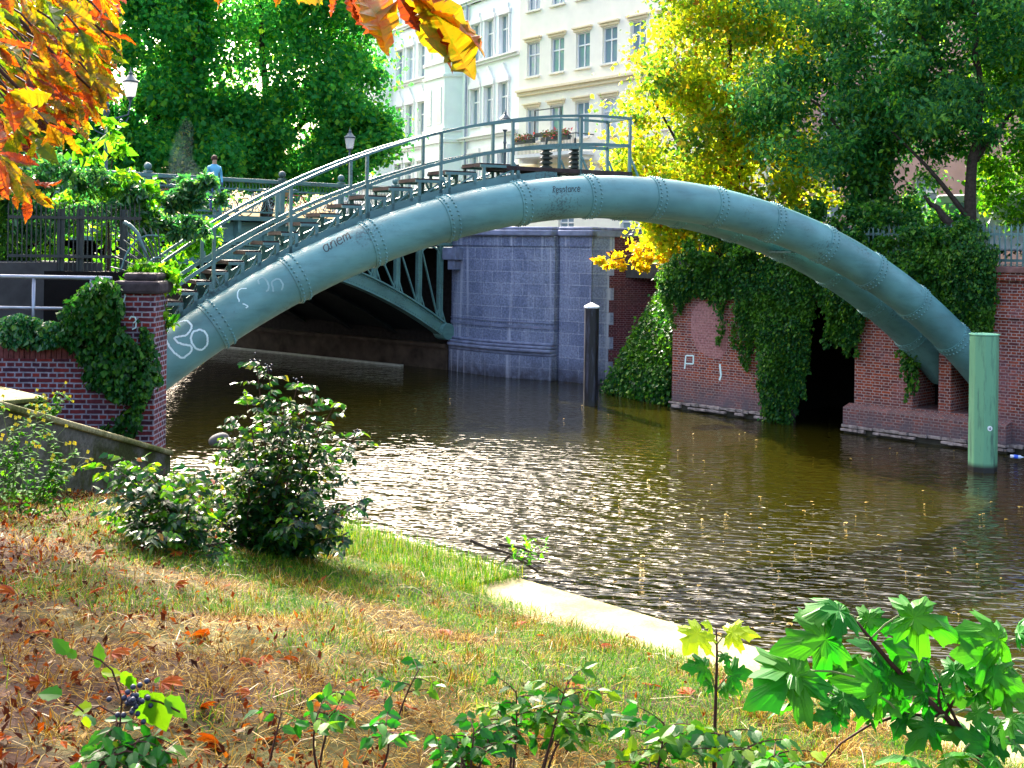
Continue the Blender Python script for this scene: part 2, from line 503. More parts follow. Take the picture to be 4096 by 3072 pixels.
# street behind the far wall, and on the near side beyond the bridge
M['asphalt'] = plain('asphalt', (.06,.06,.062), .9, var=.3, scale=4)
mb = MB()
poly = [PW + NV*1.0 + U*60, PW + NV*1.0 - U*1.0, PW + NV*4.0 - U*1.0, PW + NV*4.0 - U*200, PW + NV*300 - U*200, PW + NV*300 + U*60]
mb.prism([(v.x, v.y) for v in poly], 4.0, 4.72)
tag(mb.build('street_ground', M['asphalt']), kind='structure')
mb = MB()
poly = [qn(-19.6, -40), qn(-19.6, 9.4), qn(-90, 9.4), qn(-90, -40)]
mb.prism([(v.x, v.y) for v in poly], 3.6, 4.70)
tag(mb.build('near_street_ground', M['asphalt']), kind='structure')
mb = MB(); mb.add([(-900,300,3.9),(900,300,3.9),(900,1600,3.9),(-900,1600,3.9)], [(0,1,2,3)])
tag(mb.build('far_ground', M['asphalt']), kind='structure')

# ------------------------------------------------------------------ walls with openings
def open_wall(xs, zs, holes, y0, depth, mb, back=True):
    """front face at y0 with rectangular holes (x0,x1,z0,z1), reveals going back by depth; end and top faces too"""
    X = sorted(set(xs + [h[0] for h in holes] + [h[1] for h in holes])); Z = sorted(set(zs + [h[2] for h in holes] + [h[3] for h in holes]))
    def hole(x, z): return any(h[0] < x < h[1] and h[2] < z < h[3] for h in holes)
    for i in range(len(X)-1):
        for k in range(len(Z)-1):
            if hole((X[i]+X[i+1])/2, (Z[k]+Z[k+1])/2): continue
            mb.add([(X[i],y0,Z[k]),(X[i+1],y0,Z[k]),(X[i+1],y0,Z[k+1]),(X[i],y0,Z[k+1])], [(0,1,2,3)])
    y1 = y0 + depth
    for x0, x1, z0, z1 in holes:
        mb.add([(x0,y0,z0),(x0,y1,z0),(x0,y1,z1),(x0,y0,z1)], [(0,1,2,3)])
        mb.add([(x1,y0,z0),(x1,y0,z1),(x1,y1,z1),(x1,y1,z0)], [(0,1,2,3)])
        mb.add([(x0,y0,z0),(x1,y0,z0),(x1,y1,z0),(x0,y1,z0)], [(0,1,2,3)])
        mb.add([(x0,y0,z1),(x0,y1,z1),(x1,y1,z1),(x1,y0,z1)], [(0,1,2,3)])
    x0, x1, z0, z1 = X[0], X[-1], Z[0], Z[-1]
    mb.add([(x0,y0,z0),(x0,y0,z1),(x0,y1,z1),(x0,y1,z0)], [(0,1,2,3)])
    mb.add([(x1,y0,z0),(x1,y1,z0),(x1,y1,z1),(x1,y0,z1)], [(0,1,2,3)])
    mb.add([(x0,y0,z1),(x1,y0,z1),(x1,y1,z1),(x0,y1,z1)], [(0,1,2,3)])
    if back: mb.add([(x0,y1,z0),(x0,y1,z1),(x1,y1,z1),(x1,y1,z0)], [(0,1,2,3)])
    return mb

# far quay wall: brick, with the dark dock opening and the two niches the pipes run into
TOP = HC - .29*1.03
qw = empty('quay_wall', PW, AU, 'red brick quay wall with a dark dock opening and pipe niches on the far bank', 'wall')
mb = MB()
open_wall([0, 22], [-1, TOP-.35], [(3.75, 6.45, -1, 3.6), (8.2, 8.93, .85, 2.75), (9.27, 10.1, .85, 2.55)], 0, 1.3, mb, back=False)
mb.add([(-.0,1.3,-1),(3.75,1.3,-1),(3.75,1.3,TOP-.35),(0,1.3,TOP-.35)], [(0,1,2,3)])
qb = mb.build('wall', M['brick_far'], qw)
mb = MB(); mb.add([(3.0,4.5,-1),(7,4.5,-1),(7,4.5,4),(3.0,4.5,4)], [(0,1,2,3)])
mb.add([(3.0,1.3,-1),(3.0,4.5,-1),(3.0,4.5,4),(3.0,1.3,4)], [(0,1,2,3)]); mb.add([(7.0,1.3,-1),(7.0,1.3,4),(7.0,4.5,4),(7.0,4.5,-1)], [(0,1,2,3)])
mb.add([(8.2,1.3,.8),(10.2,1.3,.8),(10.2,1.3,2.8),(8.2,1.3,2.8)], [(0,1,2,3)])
mb.build('back_wall', M['brick_shade'], qw)
mb = MB(); mb.box((6.0,-.12,TOP-.35),(22.05,1.3,TOP-.16)); mb.build('band_course', M['brick_far'], qw)
mb = MB(); mb.box((6.0,-.2,TOP-.16),(22.05,1.3,TOP)); bevel(mb.build('coping', M['coping'], qw), .02)
mb = MB(); mb.box((9.6,-.07,TOP-1.32),(22.0,.0,TOP-1.1)); mb.build('band_course', M['brick_far'], qw)
# brick plinth with a worn, pale lip above the waterline
M['lip'] = plain('worn_lip', (.24,.20,.19), .95, var=.8, scale=5, bmp=.6)
M['foot_dark'] = plain('plinth_foot', (.02,.02,.012), .6, var=.6)  # near-black tone for the recessed base of the plinth
def plinth(x0, x1, top, out):
    r = np.random.default_rng(int(x0*10)+3); mb = MB()
    if top > .5:
        mb.box((x0,-out,.24),(x1,0,top-.06)); mb.add([(x0,-out,top-.06),(x1,-out,top-.06),(x1,0,top+.03),(x0,0,top+.03),(x0,0,top-.06),(x1,0,top-.06)], [(0,1,2,3),(0,3,4),(1,5,2)])
        mb.build('plinth', M['brick_far'], qw)
    mb = MB(); x = x0
    for row, (z0, z1) in enumerate(((.05,.15),(.15,.25))):
        x = x0 - .05
        while x < x1:
            w = .16 + .22*r.random()
            if r.random() > (.30 if row == 0 else .10): mb.box((x, -out - .05 - .05*r.random() + .10*row*r.random(), z0 + .02*r.random()), (min(x+w-.008, x1+.03), 0, z1 - .025*r.random()))
            x += w
    bevel(mb.build('worn_lip', M['lip'], qw), .01, 1)
    mb = MB(); mb.box((x0, -out+.06, -.8), (x1, 0, .24)); mb.build('plinth_foot', M['foot_dark'], qw)
plinth(6.3, 10.9, .78, .34)
plinth(.0, 3.7, .3, .14)
plinth(10.9, 21, .36, .16)
# faded pinkish patch on the pier
mb = MB(); pp = [(.75,3.1),(1.05,3.45),(1.55,3.5),(1.95,3.2),(2.15,2.6),(2.1,2.0),(1.85,1.7),(1.4,1.75),(.95,1.95),(.72,2.5)]
mb.add([(x,-.004,z) for x, z in pp] + [(x,.02,z) for x, z in pp], [tuple(range(10))] + [(i,(i+1)%10,10+(i+1)%10,10+i) for i in range(10)])
mb.build('plaster_patch', brickmat('pink_patch', (.36,.16,.15), (.30,.12,.12), (.40,.26,.26), w=.27, ms=.006, stain=(.40,.20,.20), bstr=.2), qw)
# segmental relieving arch over the niches, picked out in rubbed bricks
mb = MB()
for k in range(26):
    a_ = math.radians(-38 + 76*k/25); cx, cz, r0 = 9.15, 1.9, 1.55
    Mx = Matrix.Translation((cx + r0*math.sin(a_), 0, cz + r0*math.cos(a_))) @ Matrix.Rotation(a_, 4, 'Y')
    mb.box((-.034,-.025,-.13), (.034,.02,.13), Mx)
mb.build('arch_course', M['coping'], qw)
# painted letter and patch
def strip_on_wall(pts, w, y=-.006):
    mb = MB()
    for p, q in zip(pts[:-1], pts[1:]): mb.bar((p[0],y,p[1]), (q[0],y,q[1]), w, .012, up=(0,1,0))
    return mb
strip_on_wall([(.50,1.30),(.54,1.72),(.84,1.74),(.83,1.48),(.55,1.47)], .045).build('graffiti_letter', M['chalk'], qw)
mb = strip_on_wall([(1.85,1.55),(1.9,1.2),(1.84,1.05)], .06); mb.build('graffiti_letter', M['chalk'], qw)

# near quay wall under the pipes' near end, towards the bridge
mb = MB(); mb.box((-28, -.5, -1), (.2, 0, 4.3))
mb2 = mb.build('near_quay_wall', M['brick_left']); mb2.location = qn(-18.9, 9.95); mb2.rotation_euler = (0,0,AU)
tag(mb2, 'brick quay wall of the near bank running from the pipe to the road bridge', 'wall')

# ------------------------------------------------------------------ road bridge
BR = Vector((-17.0, 34.9, 0)); SPAN = 20.6
rb = empty('road_bridge', BR, AN, 'green riveted iron arch bridge carrying the street over the canal', 'bridge')
def arch_z(t): return 4.41 - .0301*(t-10.0)**2
ts = np.linspace(-1, 20.15, 34)
def arch_rib(y, mat, name):
    mb = MB()
    mb.sweep([(t, y, arch_z(t)+.34) for t in ts], .16, .50)
    mb.sweep([(t, y, arch_z(t)+.64) for t in ts], .42, .06)
    mb.sweep([(t, y, arch_z(t)+.05) for t in ts], .42, .06)
    for t in np.linspace(-.5, 19.9, 160):
        z = arch_z(t); sl = math.atan(-.0602*(t-10.0))
        for zz_ in (.16, .53):
            mb.box((-.022,-.11,-.022),(.022,-.08,.022), Matrix.Translation((t, y, z+zz_)) @ Matrix.Rotation(-sl,4,'Y'))
    return mb.build(name, mat, rb)
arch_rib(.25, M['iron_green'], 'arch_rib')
for y in (3.4, 6.6, 9.8, 13): arch_rib(y, M['soffit_shade'], 'arch_rib')
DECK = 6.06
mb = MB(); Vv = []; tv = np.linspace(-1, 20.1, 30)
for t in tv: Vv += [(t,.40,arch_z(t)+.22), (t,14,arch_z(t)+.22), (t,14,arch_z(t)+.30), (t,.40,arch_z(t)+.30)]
mb.add(Vv, [(4*i+k,4*i+4+k,4*i+4+(k+1)%4,4*i+(k+1)%4) for i in range(len(tv)-1) for k in range(4)]); mb.build('vault_plate', M['soffit_shade'], rb)
mb = MB(); mb.box((-6, .35, DECK-1.0), (21.2, 14, DECK-.06)); mb.build('deck', M['soffit_shade'], rb)
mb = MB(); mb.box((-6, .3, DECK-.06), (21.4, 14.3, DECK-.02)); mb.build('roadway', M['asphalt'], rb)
mb = MB(); mb.box((-6, .12, DECK-.95), (20.6, .35, DECK-.72)); mb.box((-6,.2,DECK-.72),(20.6,.35,DECK-.22)); mb.build('edge_girder', M['iron_green'], rb)
mb = MB(); mb.sweep([(-6,.0,DECK-.1),(20.6,.0,DECK-.1)], .5, .16)
mb.build('cornice', M['rail'], rb)
for t in np.arange(-5.5, 20.4, 1.13):
    mb = MB(); mb.box((t-.06,-.12,DECK-.62),(t+.06,.2,DECK-.18)); mb.prism([(t-.06,-.02),(t+.06,-.02),(t+.06,.2),(t-.06,.2)], DECK-.9, DECK-.62)
    mb.build('bracket', M['iron_green'], rb)
cols = [19.95 - 1.13*k for k in range(9)]
for k, t in enumerate(cols):
    zb = arch_z(t) + .67
    if DECK-.95 - zb < .12: continue
    mb = MB()
    mb.box((t-.10, .16, zb), (t-.06, .34, DECK-.95)); mb.box((t+.06, .16, zb), (t+.10, .34, DECK-.95))
    mb.box((t-.06, .20, zb), (t+.06, .30, DECK-.95))
    zq = zb + .0
    mb.bar((t-.26,.2,zb-.02), (t-.09,.2,zb+.4), .05); mb.bar((t+.26,.2,zb-.1), (t+.09,.2,zb+.35), .05)
    mb.build('spandrel_column', M['iron_green'], rb)
    if k:
        mb = MB(); mb.bar((t+.1,.25,DECK-1.0), (t+1.03,.25, arch_z(t+1.13)+.75), .07, .05)
        mb.tube([(t+.1,.2,DECK-1.30)] + [(t+.565+.465*math.cos(math.pi*(1-q/6)),.2,DECK-1.30+.3*math.sin(math.pi*q/6)) for q in range(1,6)] + [(t+1.03,.2,DECK-1.30)], .035, 6)
        mb.build('diagonal_brace', M['iron_green'], rb)
for yb in (3.4, 6.6):
    for t in cols:
        zb = arch_z(t) + .67
        if DECK-1 - zb > .2:
            mb = MB(); mb.box((t-.09, yb-.08, zb), (t+.09, yb+.08, DECK-1)); mb.build('spandrel_column', M['soffit_shade'], rb)
mb = MB()
mb.lathe([(.02,-.3),(.33,-.3),(.35,-.2),(.35,.2),(.33,.3),(.02,.3)], (0,0,0), 16)
h_ = mb.build('hinge', M['iron_green'], rb); h_.location = (20.2,.25,arch_z(20.2)+.32); h_.rotation_euler = (math.pi/2,0,0)
# parapet: posts with ball finials, rails, and scroll panels
RT = 7.37
for i, t in enumerate(np.arange(-3.6, 20.4, 2.62)):
    mb = MB(); mb.box((t-.08,-.08,DECK-.02),(t+.08,.08,RT+.02)); mb.box((t-.11,-.11,RT+.02),(t+.11,.11,RT+.08)); mb.ball((t,0,RT+.22),.13,12,8)
    mb.box((t-.12,-.12,DECK-.02),(t+.12,.12,DECK+.14))
    mb.build('parapet_post', M['rail'], rb)
mb = MB(); mb.box((-6,-.09,RT-.14),(20.6,.09,RT)); bevel(mb.build('top_rail', M['rail'], rb), .02)
mb = MB(); mb.box((-6,-.04,RT-.42),(20.6,.04,RT-.36)); mb.box((-6,-.04,DECK+.1),(20.6,.04,DECK+.16)); mb.build('middle_rail', M['rail'], rb)
for i, t0 in enumerate(np.arange(-3.6, 20.3-2.6, 2.62)):
    mb = MB(); x = t0 + .2
    for q in range(5):
        cx = t0 + .22 + .545*q/1.0*.82 + .2
        zc = (DECK + .13 + RT - .39)/2
        for sg in (-1, 1):
            mb.tube([(cx + sg*.2*math.cos(a_), 0, zc + .36*math.sin(a_)*(1 if sg > 0 else -1)) for a_ in np.linspace(-1.57, 1.57, 7)], .014, 4)
            mb.tube([(cx + sg*(.16-.012*k)*math.cos(k*.8), 0, zc + sg*.12 + (.16-.012*k)*math.sin(k*.8)) for k in range(11)], .013, 4)
    for q in range(18):
        cx = t0 + .16 + q*.136
        mb.tube([(cx,0,RT-.40),(cx+.03,0,RT-.28),(cx,0,RT-.15)], .012, 4)
        mb.tube([(cx,0,DECK+.13),(cx,0,DECK+.26)], .010, 4)
    mb.build('scroll_panel', M['rail'], rb)
mb = MB()                                                # raised arched crest on the top rail
mb.prism([(-.95,0)] + [(.95*math.sin(a_), .28*math.cos(a_)) for a_ in np.linspace(-1.45,1.45,12)] + [(.95,0)], -.05, .05)
cr = mb.build('crest', M['iron_green'], rb); cr.location = (-3.6 + 2.62*3 - 1.31 - 1.31, 0, RT); cr.rotation_euler = (math.pi/2,0,0)
cr.location.x = 2.93 + 1.31 - 1.31

# stone abutment at the far end of the road bridge
AB = Vector((-2.31, 49.35, 0)); AA = math.atan2(-.643, .766)
ab = empty('bridge_abutment', AB, AA, 'grey-blue ashlar abutment with rounded front under the end of the road bridge', 'abutment')
def ab_poly(off, x1=6.92):
    pts = [(-.2, 4), (-.2, -off)]
    for k in range(17):
        x = .0 + 5.25*k/16
        pts.append((x, -.62*math.sin(math.pi*(.12+.76*k/16)) + .12 - off))
    pts += [(5.3, .18-off*.8), (5.42, .0-off*.8), (x1+off*.7, 0-off*.8), (x1+off*.7, 4)]
    return pts[::-1]
ATOP = HC + (248-226)/1200*45.5
mb = MB(); mb.prism(ab_poly(0), -1, ATOP-.75); o = smooth_obj(mb.build('ashlar', M['stone'], ab), 20)
mb = MB(); mb.prism(ab_poly(.05), ATOP-.75, ATOP-.36); smooth_obj(mb.build('frieze', M['stone'], ab), 20)
mb = MB(); mb.prism(ab_poly(.22), ATOP-.36, ATOP-.12); mb.prism(ab_poly(.12), ATOP-.12, ATOP); bevel(smooth_obj(mb.build('coping', M['stone_trim'], ab), 20), .05, 2)
mb = MB()
for off, z0, z1 in ((.10,1.30,1.42),(.2,1.18,1.30),(.26,1.04,1.18),(.16,.9,1.04)):
    pts = [p for p in ab_poly(off) if p[0] < 5.36]; mb.prism(pts, z0, z1)
bevel(smooth_obj(mb.build('base_moulding', M['stone_trim'], ab), 20), .045, 2)
mb = MB()
pts = [p for p in ab_poly(.13) if p[0] < 5.36]; mb.prism(pts, -1, .9); smooth_obj(mb.build('base', M['stone'], ab), 20)
mb = MB(); pts = [p for p in ab_poly(.035) if p[0] < 5.36]; mb.prism(pts, 1.95, 2.06); mb.prism(pts, 2.16, 2.2); smooth_obj(mb.build('string_course', M['stone_trim'], ab), 20)
mb = MB(); mb.box((-.1,-.72,ATOP-1.35),(.65,.0,ATOP-.85)); mb.box((.12,-.62,ATOP-1.75),(.5,.0,ATOP-1.35)); bevel(mb.build('corbel', M['stone_trim'], ab), .03)
# wing wall beside the corner: stone teeth running out into dark red brick
ww_ = empty('wing_wall', AB + Matrix.Rotation(AA,3,'Z') @ Vector((6.92,.05,0)), .06, 'dark red brick wing wall with stone quoins beside the grey abutment', 'wall')
mb = MB(); mb.box((.62,.012,-1),(5.2,.5,ATOP-.36)); mb.build('wall', M['brick_dim'], ww_)
mb = MB(); mb.box((.03,-.05,ATOP-.36),(1.3,.5,ATOP-.14)); mb.build('coping', M['stone_trim'], ww_)
z = -1
for k in range(14):
    mb = MB(); mb.box((.012, 0, z+.004), (.82 if k % 2 else .64, .45, z+.456)); mb.build('quoin', M['stone'], ww_); z += .46
    if z > ATOP - .85: break
mb = MB(); mb.box((.012,0.0,z+.004),(.82,.45,ATOP-.362)); mb.build('quoin', M['stone'], ww_)

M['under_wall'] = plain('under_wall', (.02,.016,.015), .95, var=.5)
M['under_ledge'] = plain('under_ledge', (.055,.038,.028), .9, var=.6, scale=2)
# quay wall that carries on beneath the bridge, with a pale ledge just above the water
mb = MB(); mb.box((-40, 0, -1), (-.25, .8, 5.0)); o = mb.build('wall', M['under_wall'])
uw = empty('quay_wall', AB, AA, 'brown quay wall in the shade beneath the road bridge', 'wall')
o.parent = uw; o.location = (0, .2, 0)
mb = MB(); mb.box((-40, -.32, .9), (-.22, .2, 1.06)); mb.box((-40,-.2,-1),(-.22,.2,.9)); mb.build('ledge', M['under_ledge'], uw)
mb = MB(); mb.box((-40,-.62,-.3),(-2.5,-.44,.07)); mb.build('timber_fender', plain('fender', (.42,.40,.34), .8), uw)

# ------------------------------------------------------------------ the two arched pipes
PA, PYAW, PR, PZ, PRAD = Vector((2.548, 26.285, 0)), .4885, 16.715, 1.1603 + HC, .45
RING = [-0.569 + .101*k for k in range(13)]
def pipe_pt(a, r=0.0, phi=0.0, y=0.0):
    """point on the pipe: arc angle a, radius r, phi from the top towards the viewer's side (-y)"""
    rad = Vector((math.sin(a), 0, math.cos(a)))
    c = Vector((PR*math.sin(a), y, PZ - PR*(1-math.cos(a))))
    return c + rad*(r*math.cos(phi)) + Vector((0,-1,0))*(r*math.sin(phi))
def make_pipe(y, label):
    e = empty('arched_pipe', PA, PYAW, label, 'pipe', 'arched pipes over the canal')
    mb = MB(); n = 40; aa = np.linspace(-.80, .74, 120); Vv = []; Ff = []
    for a in aa:
        for k in range(n): Vv.append(pipe_pt(a, PRAD, 2*math.pi*k/n, y))
    for i in range(len(aa)-1):
        for k in range(n): Ff.append((n*i+k, n*i+(k+1)%n, n*(i+1)+(k+1)%n, n*(i+1)+k))
    mb.add(Vv, Ff); mb.build('tube', M['pipe'], e, smooth=True)
    for a in [-.67] + RING:
        mb = MB(); n = 40; w = .135/PR; Vv = []; Ff = []
        prof = [(-w, PRAD-.01), (-w, PRAD+.016), (w, PRAD+.016), (w, PRAD-.01)]
        for da, r in prof:
            for k in range(n): Vv.append(pipe_pt(a+da, r, 2*math.pi*k/n, y))
        for i in range(3):
            for k in range(n): Ff.append((n*i+k, n*i+(k+1)%n, n*(i+1)+(k+1)%n, n*(i+1)+k))
        mb.add(Vv, Ff)
        for da in (-.075/PR, .075/PR):
            for k in range(32):
                ph = 2*math.pi*(k + (.5 if da > 0 else 0))/32
                p = pipe_pt(a+da, PRAD+.015, ph, y); q = pipe_pt(a+da, PRAD+.042, ph, y)
                mb.tube([p, p.lerp(q,.6), q], [.026, .021, .006], 6)
        o = mb.build('rivet_band', M['pipe'], e); smooth_obj(o, 40)
    return e
front = make_pipe(0.0, 'nearer blue-green riveted pipe arching across the canal, chalked with graffiti')
make_pipe(1.38, 'farther blue-green riveted pipe behind the stairs, mostly hidden by the nearer pipe')
mb = MB()
for a in (.30,):                                       # gusset plate that ties the pipes together
    mb.box((pipe_pt(a,0,0,0).x-.12, .25, pipe_pt(a,0,0,0).z-.44), (pipe_pt(a,0,0,0).x+.32, 1.1, pipe_pt(a,0,0,0).z-.40))
mb.build('tie_plate', M['rail'], front)

# graffiti: lines drawn on the pipe's skin
_ga, _gp = np.meshgrid(np.linspace(-.70,.70,1500), np.linspace(.0, 2.4, 90), indexing='ij')
_rot = np.array([[math.cos(PYAW), -math.sin(PYAW)], [math.sin(PYAW), math.cos(PYAW)]])
_lx = PR*np.sin(_ga) + np.sin(_ga)*PRAD*np.cos(_gp); _ly = -PRAD*np.sin(_gp)
_lz = PZ - PR*(1-np.cos(_ga)) + np.cos(_ga)*PRAD*np.cos(_gp)
_wx = PA.x + _rot[0,0]*_lx + _rot[0,1]*_ly; _wy = PA.y + _rot[1,0]*_lx + _rot[1,1]*_ly
_x = _wx/_wy*F; _y = -(_lz-HC)/_wy*F
_px = 512 + math.cos(ROLL)*_x - math.sin(ROLL)*_y; _py = HY + math.sin(ROLL)*_x + math.cos(ROLL)*_y
def on_pipe(px, py):
    d = (_px-px)**2 + (_py-py)**2
    i = np.unravel_index(np.argmin(d + .5*np.maximum(_gp-2.0,0)), d.shape)
    return _ga[i], _gp[i]
def smooth_line(pts, m=6):
    pts = [np.array(p, float) for p in pts]; out = []
    for i in range(len(pts)-1):
        p0 = pts[max(i-1,0)]; p1 = pts[i]; p2 = pts[i+1]; p3 = pts[min(i+2, len(pts)-1)]
        for k in range(m):
            t = k/m
            out.append(.5*((2*p1)+(-p0+p2)*t+(2*p0-5*p1+4*p2-p3)*t*t+(-p0+3*p1-3*p2+p3)*t**3))
    out.append(pts[-1]); return out
def graffiti(lines, w, mat, name, curve=True):
    mb = MB()
    for ln in lines:
        ln = smooth_line(ln) if curve else ln
        P = [on_pipe(*p) for p in ln]
        pts = [pipe_pt(a, PRAD+.003, ph) for a, ph in P]
        nor = [(pipe_pt(a, 1, ph) - pipe_pt(a, 0, ph)).normalized() for a, ph in P]
        V = []
        for i, p in enumerate(pts):
            d = (pts[min(i+1,len(pts)-1)] - pts[max(i-1,0)])
            d = d.normalized() if d.length > 1e-6 else Vector((1,0,0))
            s_ = d.cross(nor[i]).normalized()*w/2
            V += [p + s_, p - s_]
        mb.add(V, [(2*i, 2*i+1, 2*i+3, 2*i+2) for i in range(len(pts)-1)])
    return mb.build(name, mat, front)
def z5(l): return [(x*.11573, 192 + y*.11573) for x, y in l]
def z6(l): return [(256 + x*.11573, 192 + y*.11573) for x, y in l]
graffiti([z5([(1545,1125),(1600,1112),(1645,1135),(1655,1180),(1610,1235),(1545,1250),(1505,1265),(1540,1300),(1600,1320),(1655,1335),(1650,1375),(1610,1415),(1575,1432),(1510,1390),(1455,1320),(1435,1265),(1440,1215)]),
          z5([(1720,1190),(1770,1205),(1793,1260),(1785,1320),(1745,1360),(1700,1355),(1660,1310),(1650,1255),(1670,1210),(1720,1190)])], .035, M['chalk'], 'graffiti_tag')
graffiti([z5([(2070,950),(2050,880),(2075,840),(2130,835)]), z5([(2100,965),(2140,985),(2125,1000)])], .022, M['chalk'], 'graffiti_tag')
graffiti([z6([(30,800),(20,760),(50,740),(90,760),(110,830),(90,860)]), z6([(150,860),(140,780),(190,750),(230,790),(220,850)])], .03, plain('old_chalk', (.26,.40,.40), .8), 'graffiti_smear')
def letters(word, org, adv, up, w, name):
    """plain stroke letters along a slanted line"""
    G = {'a':([[(.8,.9),(.3,1),(0,.6),(.1,.1),(.5,0),(.8,.4)],[(.8,1),(.8,.2),(1,0)]],1.2), 'n':([[(0,0),(.05,1)],[(.05,.6),(.4,1),(.7,.8),(.75,0)]],1.05),
         'e':([[(.05,.55),(.75,.55),(.7,.9),(.35,1.05),(.05,.7),(.08,.2),(.4,0),(.8,.15)]],1.05), 'm':([[(0,0),(.05,1)],[(.05,.7),(.3,1),(.5,.8),(.5,0)],[(.5,.7),(.8,1),(1,.8),(1,0)]],1.3),
         'R':([[(0,0),(.05,1.5)],[(.05,1.5),(.6,1.5),(.65,1.0),(.1,.8),(.7,0)]],1.0), 's':([[(.6,.9),(.3,1),(.1,.8),(.5,.45),(.5,.1),(.05,.05)]],.85),
         'i':([[(.1,0),(.1,1)],[(.1,1.35),(.12,1.4)]],.45), 't':([[(.3,1.5),(.25,.1),(.55,.0)],[(0,1),(.6,1)]],.8), 'c':([[(.65,.85),(.3,1),(.05,.6),(.15,.1),(.6,.1)]],.9)}
    lines = []; x = 0
    for ch in word:
        L, wd = G[ch]
        for ln in L: lines.append([(org[0]+adv[0]*(x+u)+up[0]*v, org[1]+adv[1]*(x+u)+up[1]*v) for u, v in ln])
        x += wd
    return graffiti(lines, w, M['ink'], name)
letters('anem', (256+598*.11573, 192+520*.11573), (5.9,-3.1), (-2.6,-6.2), .022, 'graffiti_word')
letters('Resistance', (553, 192.8), (3.0,-.15), (.0,-4.2), .016, 'graffiti_word')

# ------------------------------------------------------------------ maintenance stairs between the pipes
st = empty('maintenance_stairs', PA, PYAW, 'grey-green metal stairs and railed platform climbing over the pipes', 'stairs')
YF, YR = .30, 1.22
PLAT_Z = PZ + .53
def base_z(a): return PZ - PR*(1-math.cos(a)) + PRAD + .03
def loc(a, y, z): return Vector((PR*math.sin(a), y, z))
A_PLAT0, A_PLAT1 = -.165, .012
for y in (YF, YR):
    mb = MB(); mb.sweep([loc(a, y, base_z(a)+.02) for a in np.linspace(-.70, -.10, 40)], .06, .20); mb.build('stringer', M['rail'], st)
# treads
TREAD_UP = .47
zs = []; z = base_z(-.70) + TREAD_UP
while z < PLAT_Z + .12: zs.append(z); z += .188
def a_of(z): return -math.acos(max(-1, min(1, 1 - (PZ + PRAD + .03 + TREAD_UP - z)/PR)))
for i, z in enumerate(zs):
    a0 = a_of(z); a1 = a_of(zs[i+1]) if i+1 < len(zs) else A_PLAT0+.02
    x0 = PR*math.sin(a0); x1 = PR*math.sin(a1); dep = max(.30, .9*(x1-x0))
    mb = MB(); mb.box((x0-.05, YF+.03, z-.02), (x0+dep-.05, YR-.03, z+.012)); mb.box((x0-.05,YF+.03,z-.06),(x0-.025,YR-.03,z-.02))
    mb.build('tread', M['tread'], st)
    mb = MB()
    for y in (YF, YR):
        mb.box((x0+dep-.13, y-.03, base_z(a1)-.0), (x0+dep-.06, y+.03, z-.02)); mb.box((x0-.05, y-.025, z-.075), (x0+dep-.05, y+.025, z-.021))
        mb.bar((x0+.0, y, base_z(a0)+.05), (x0+dep-.1, y, z-.06), .03, .03)
        if dep > .45: mb.box((x0-.0, y-.03, base_z(a0)), (x0+.06, y+.03, z-.075))
    mb.build('tread_bracket', M['rail'], st)
# platform
x0, x1 = PR*math.sin(A_PLAT0)-.15, PR*math.sin(A_PLAT1)+.06
mb = MB(); mb.box((x0, YF+.04, PLAT_Z-.02), (x1-.04, YR-.04, PLAT_Z+.012))
for k in range(22):
    xx = x0 + (x1-x0)*k/22; mb.box((xx, YF+.04, PLAT_Z+.012), (xx+.02, YR-.04, PLAT_Z+.022))
mb.build('platform', M['tread'], st)
mb = MB()
for y in (YF, YR): mb.box((x0, y-.03, PLAT_Z-.05), (x1, y+.03, PLAT_Z+.035))
mb.box((x1-.035, YF+.03, PLAT_Z-.05), (x1+.035, YR-.03, PLAT_Z+.035))
mb.build('platform_frame', M['tread'], st)
# posts, rails
H_TOP = PZ + PRAD + 1.285
def top_z(a): return min(base_z(a) + 1.265, H_TOP)
post_a = RING[:6]
for y, extra in ((YF, A_PLAT1), (YR, A_PLAT1)):
    for a in post_a + [extra]:
        p = loc(a, y, base_z(a)-.03); mb = MB()
        mb.box((p.x-.03, y-.03, p.z), (p.x+.03, y+.03, top_z(a)))
        s_ = -1 if y == YF else 1
        mb.bar((p.x+.03, y, p.z+.42), (p.x+.24, y, p.z-.0), .03, .045); mb.box((p.x-.08,y-.05,p.z-.03),(p.x+.3,y+.05,p.z+.015))
        mb.build('railing_post', M['rail'], st)
    aa = list(np.linspace(-.672, A_PLAT1+.0018, 60))
    mb = MB(); mb.sweep([loc(a, y, top_z(a)+.02) for a in aa], .075, .05); mb.build('handrail', M['rail'], st)
    mb = MB(); mb.sweep([loc(a, y, min(base_z(a)+.66, PLAT_Z+.63)) for a in aa], .03, .07); mb.build('middle_rail', M['rail'], st)
xe = PR*math.sin(A_PLAT1)
mb = MB(); mb.box((xe-.035, YF+.038, H_TOP-.005), (xe+.035, YR-.038, H_TOP+.045)); mb.build('handrail', M['rail'], st)
mb = MB(); mb.box((xe-.015, YF+.02, PLAT_Z+.595), (xe+.015, YR-.02, PLAT_Z+.665)); mb.build('middle_rail', M['rail'], st)
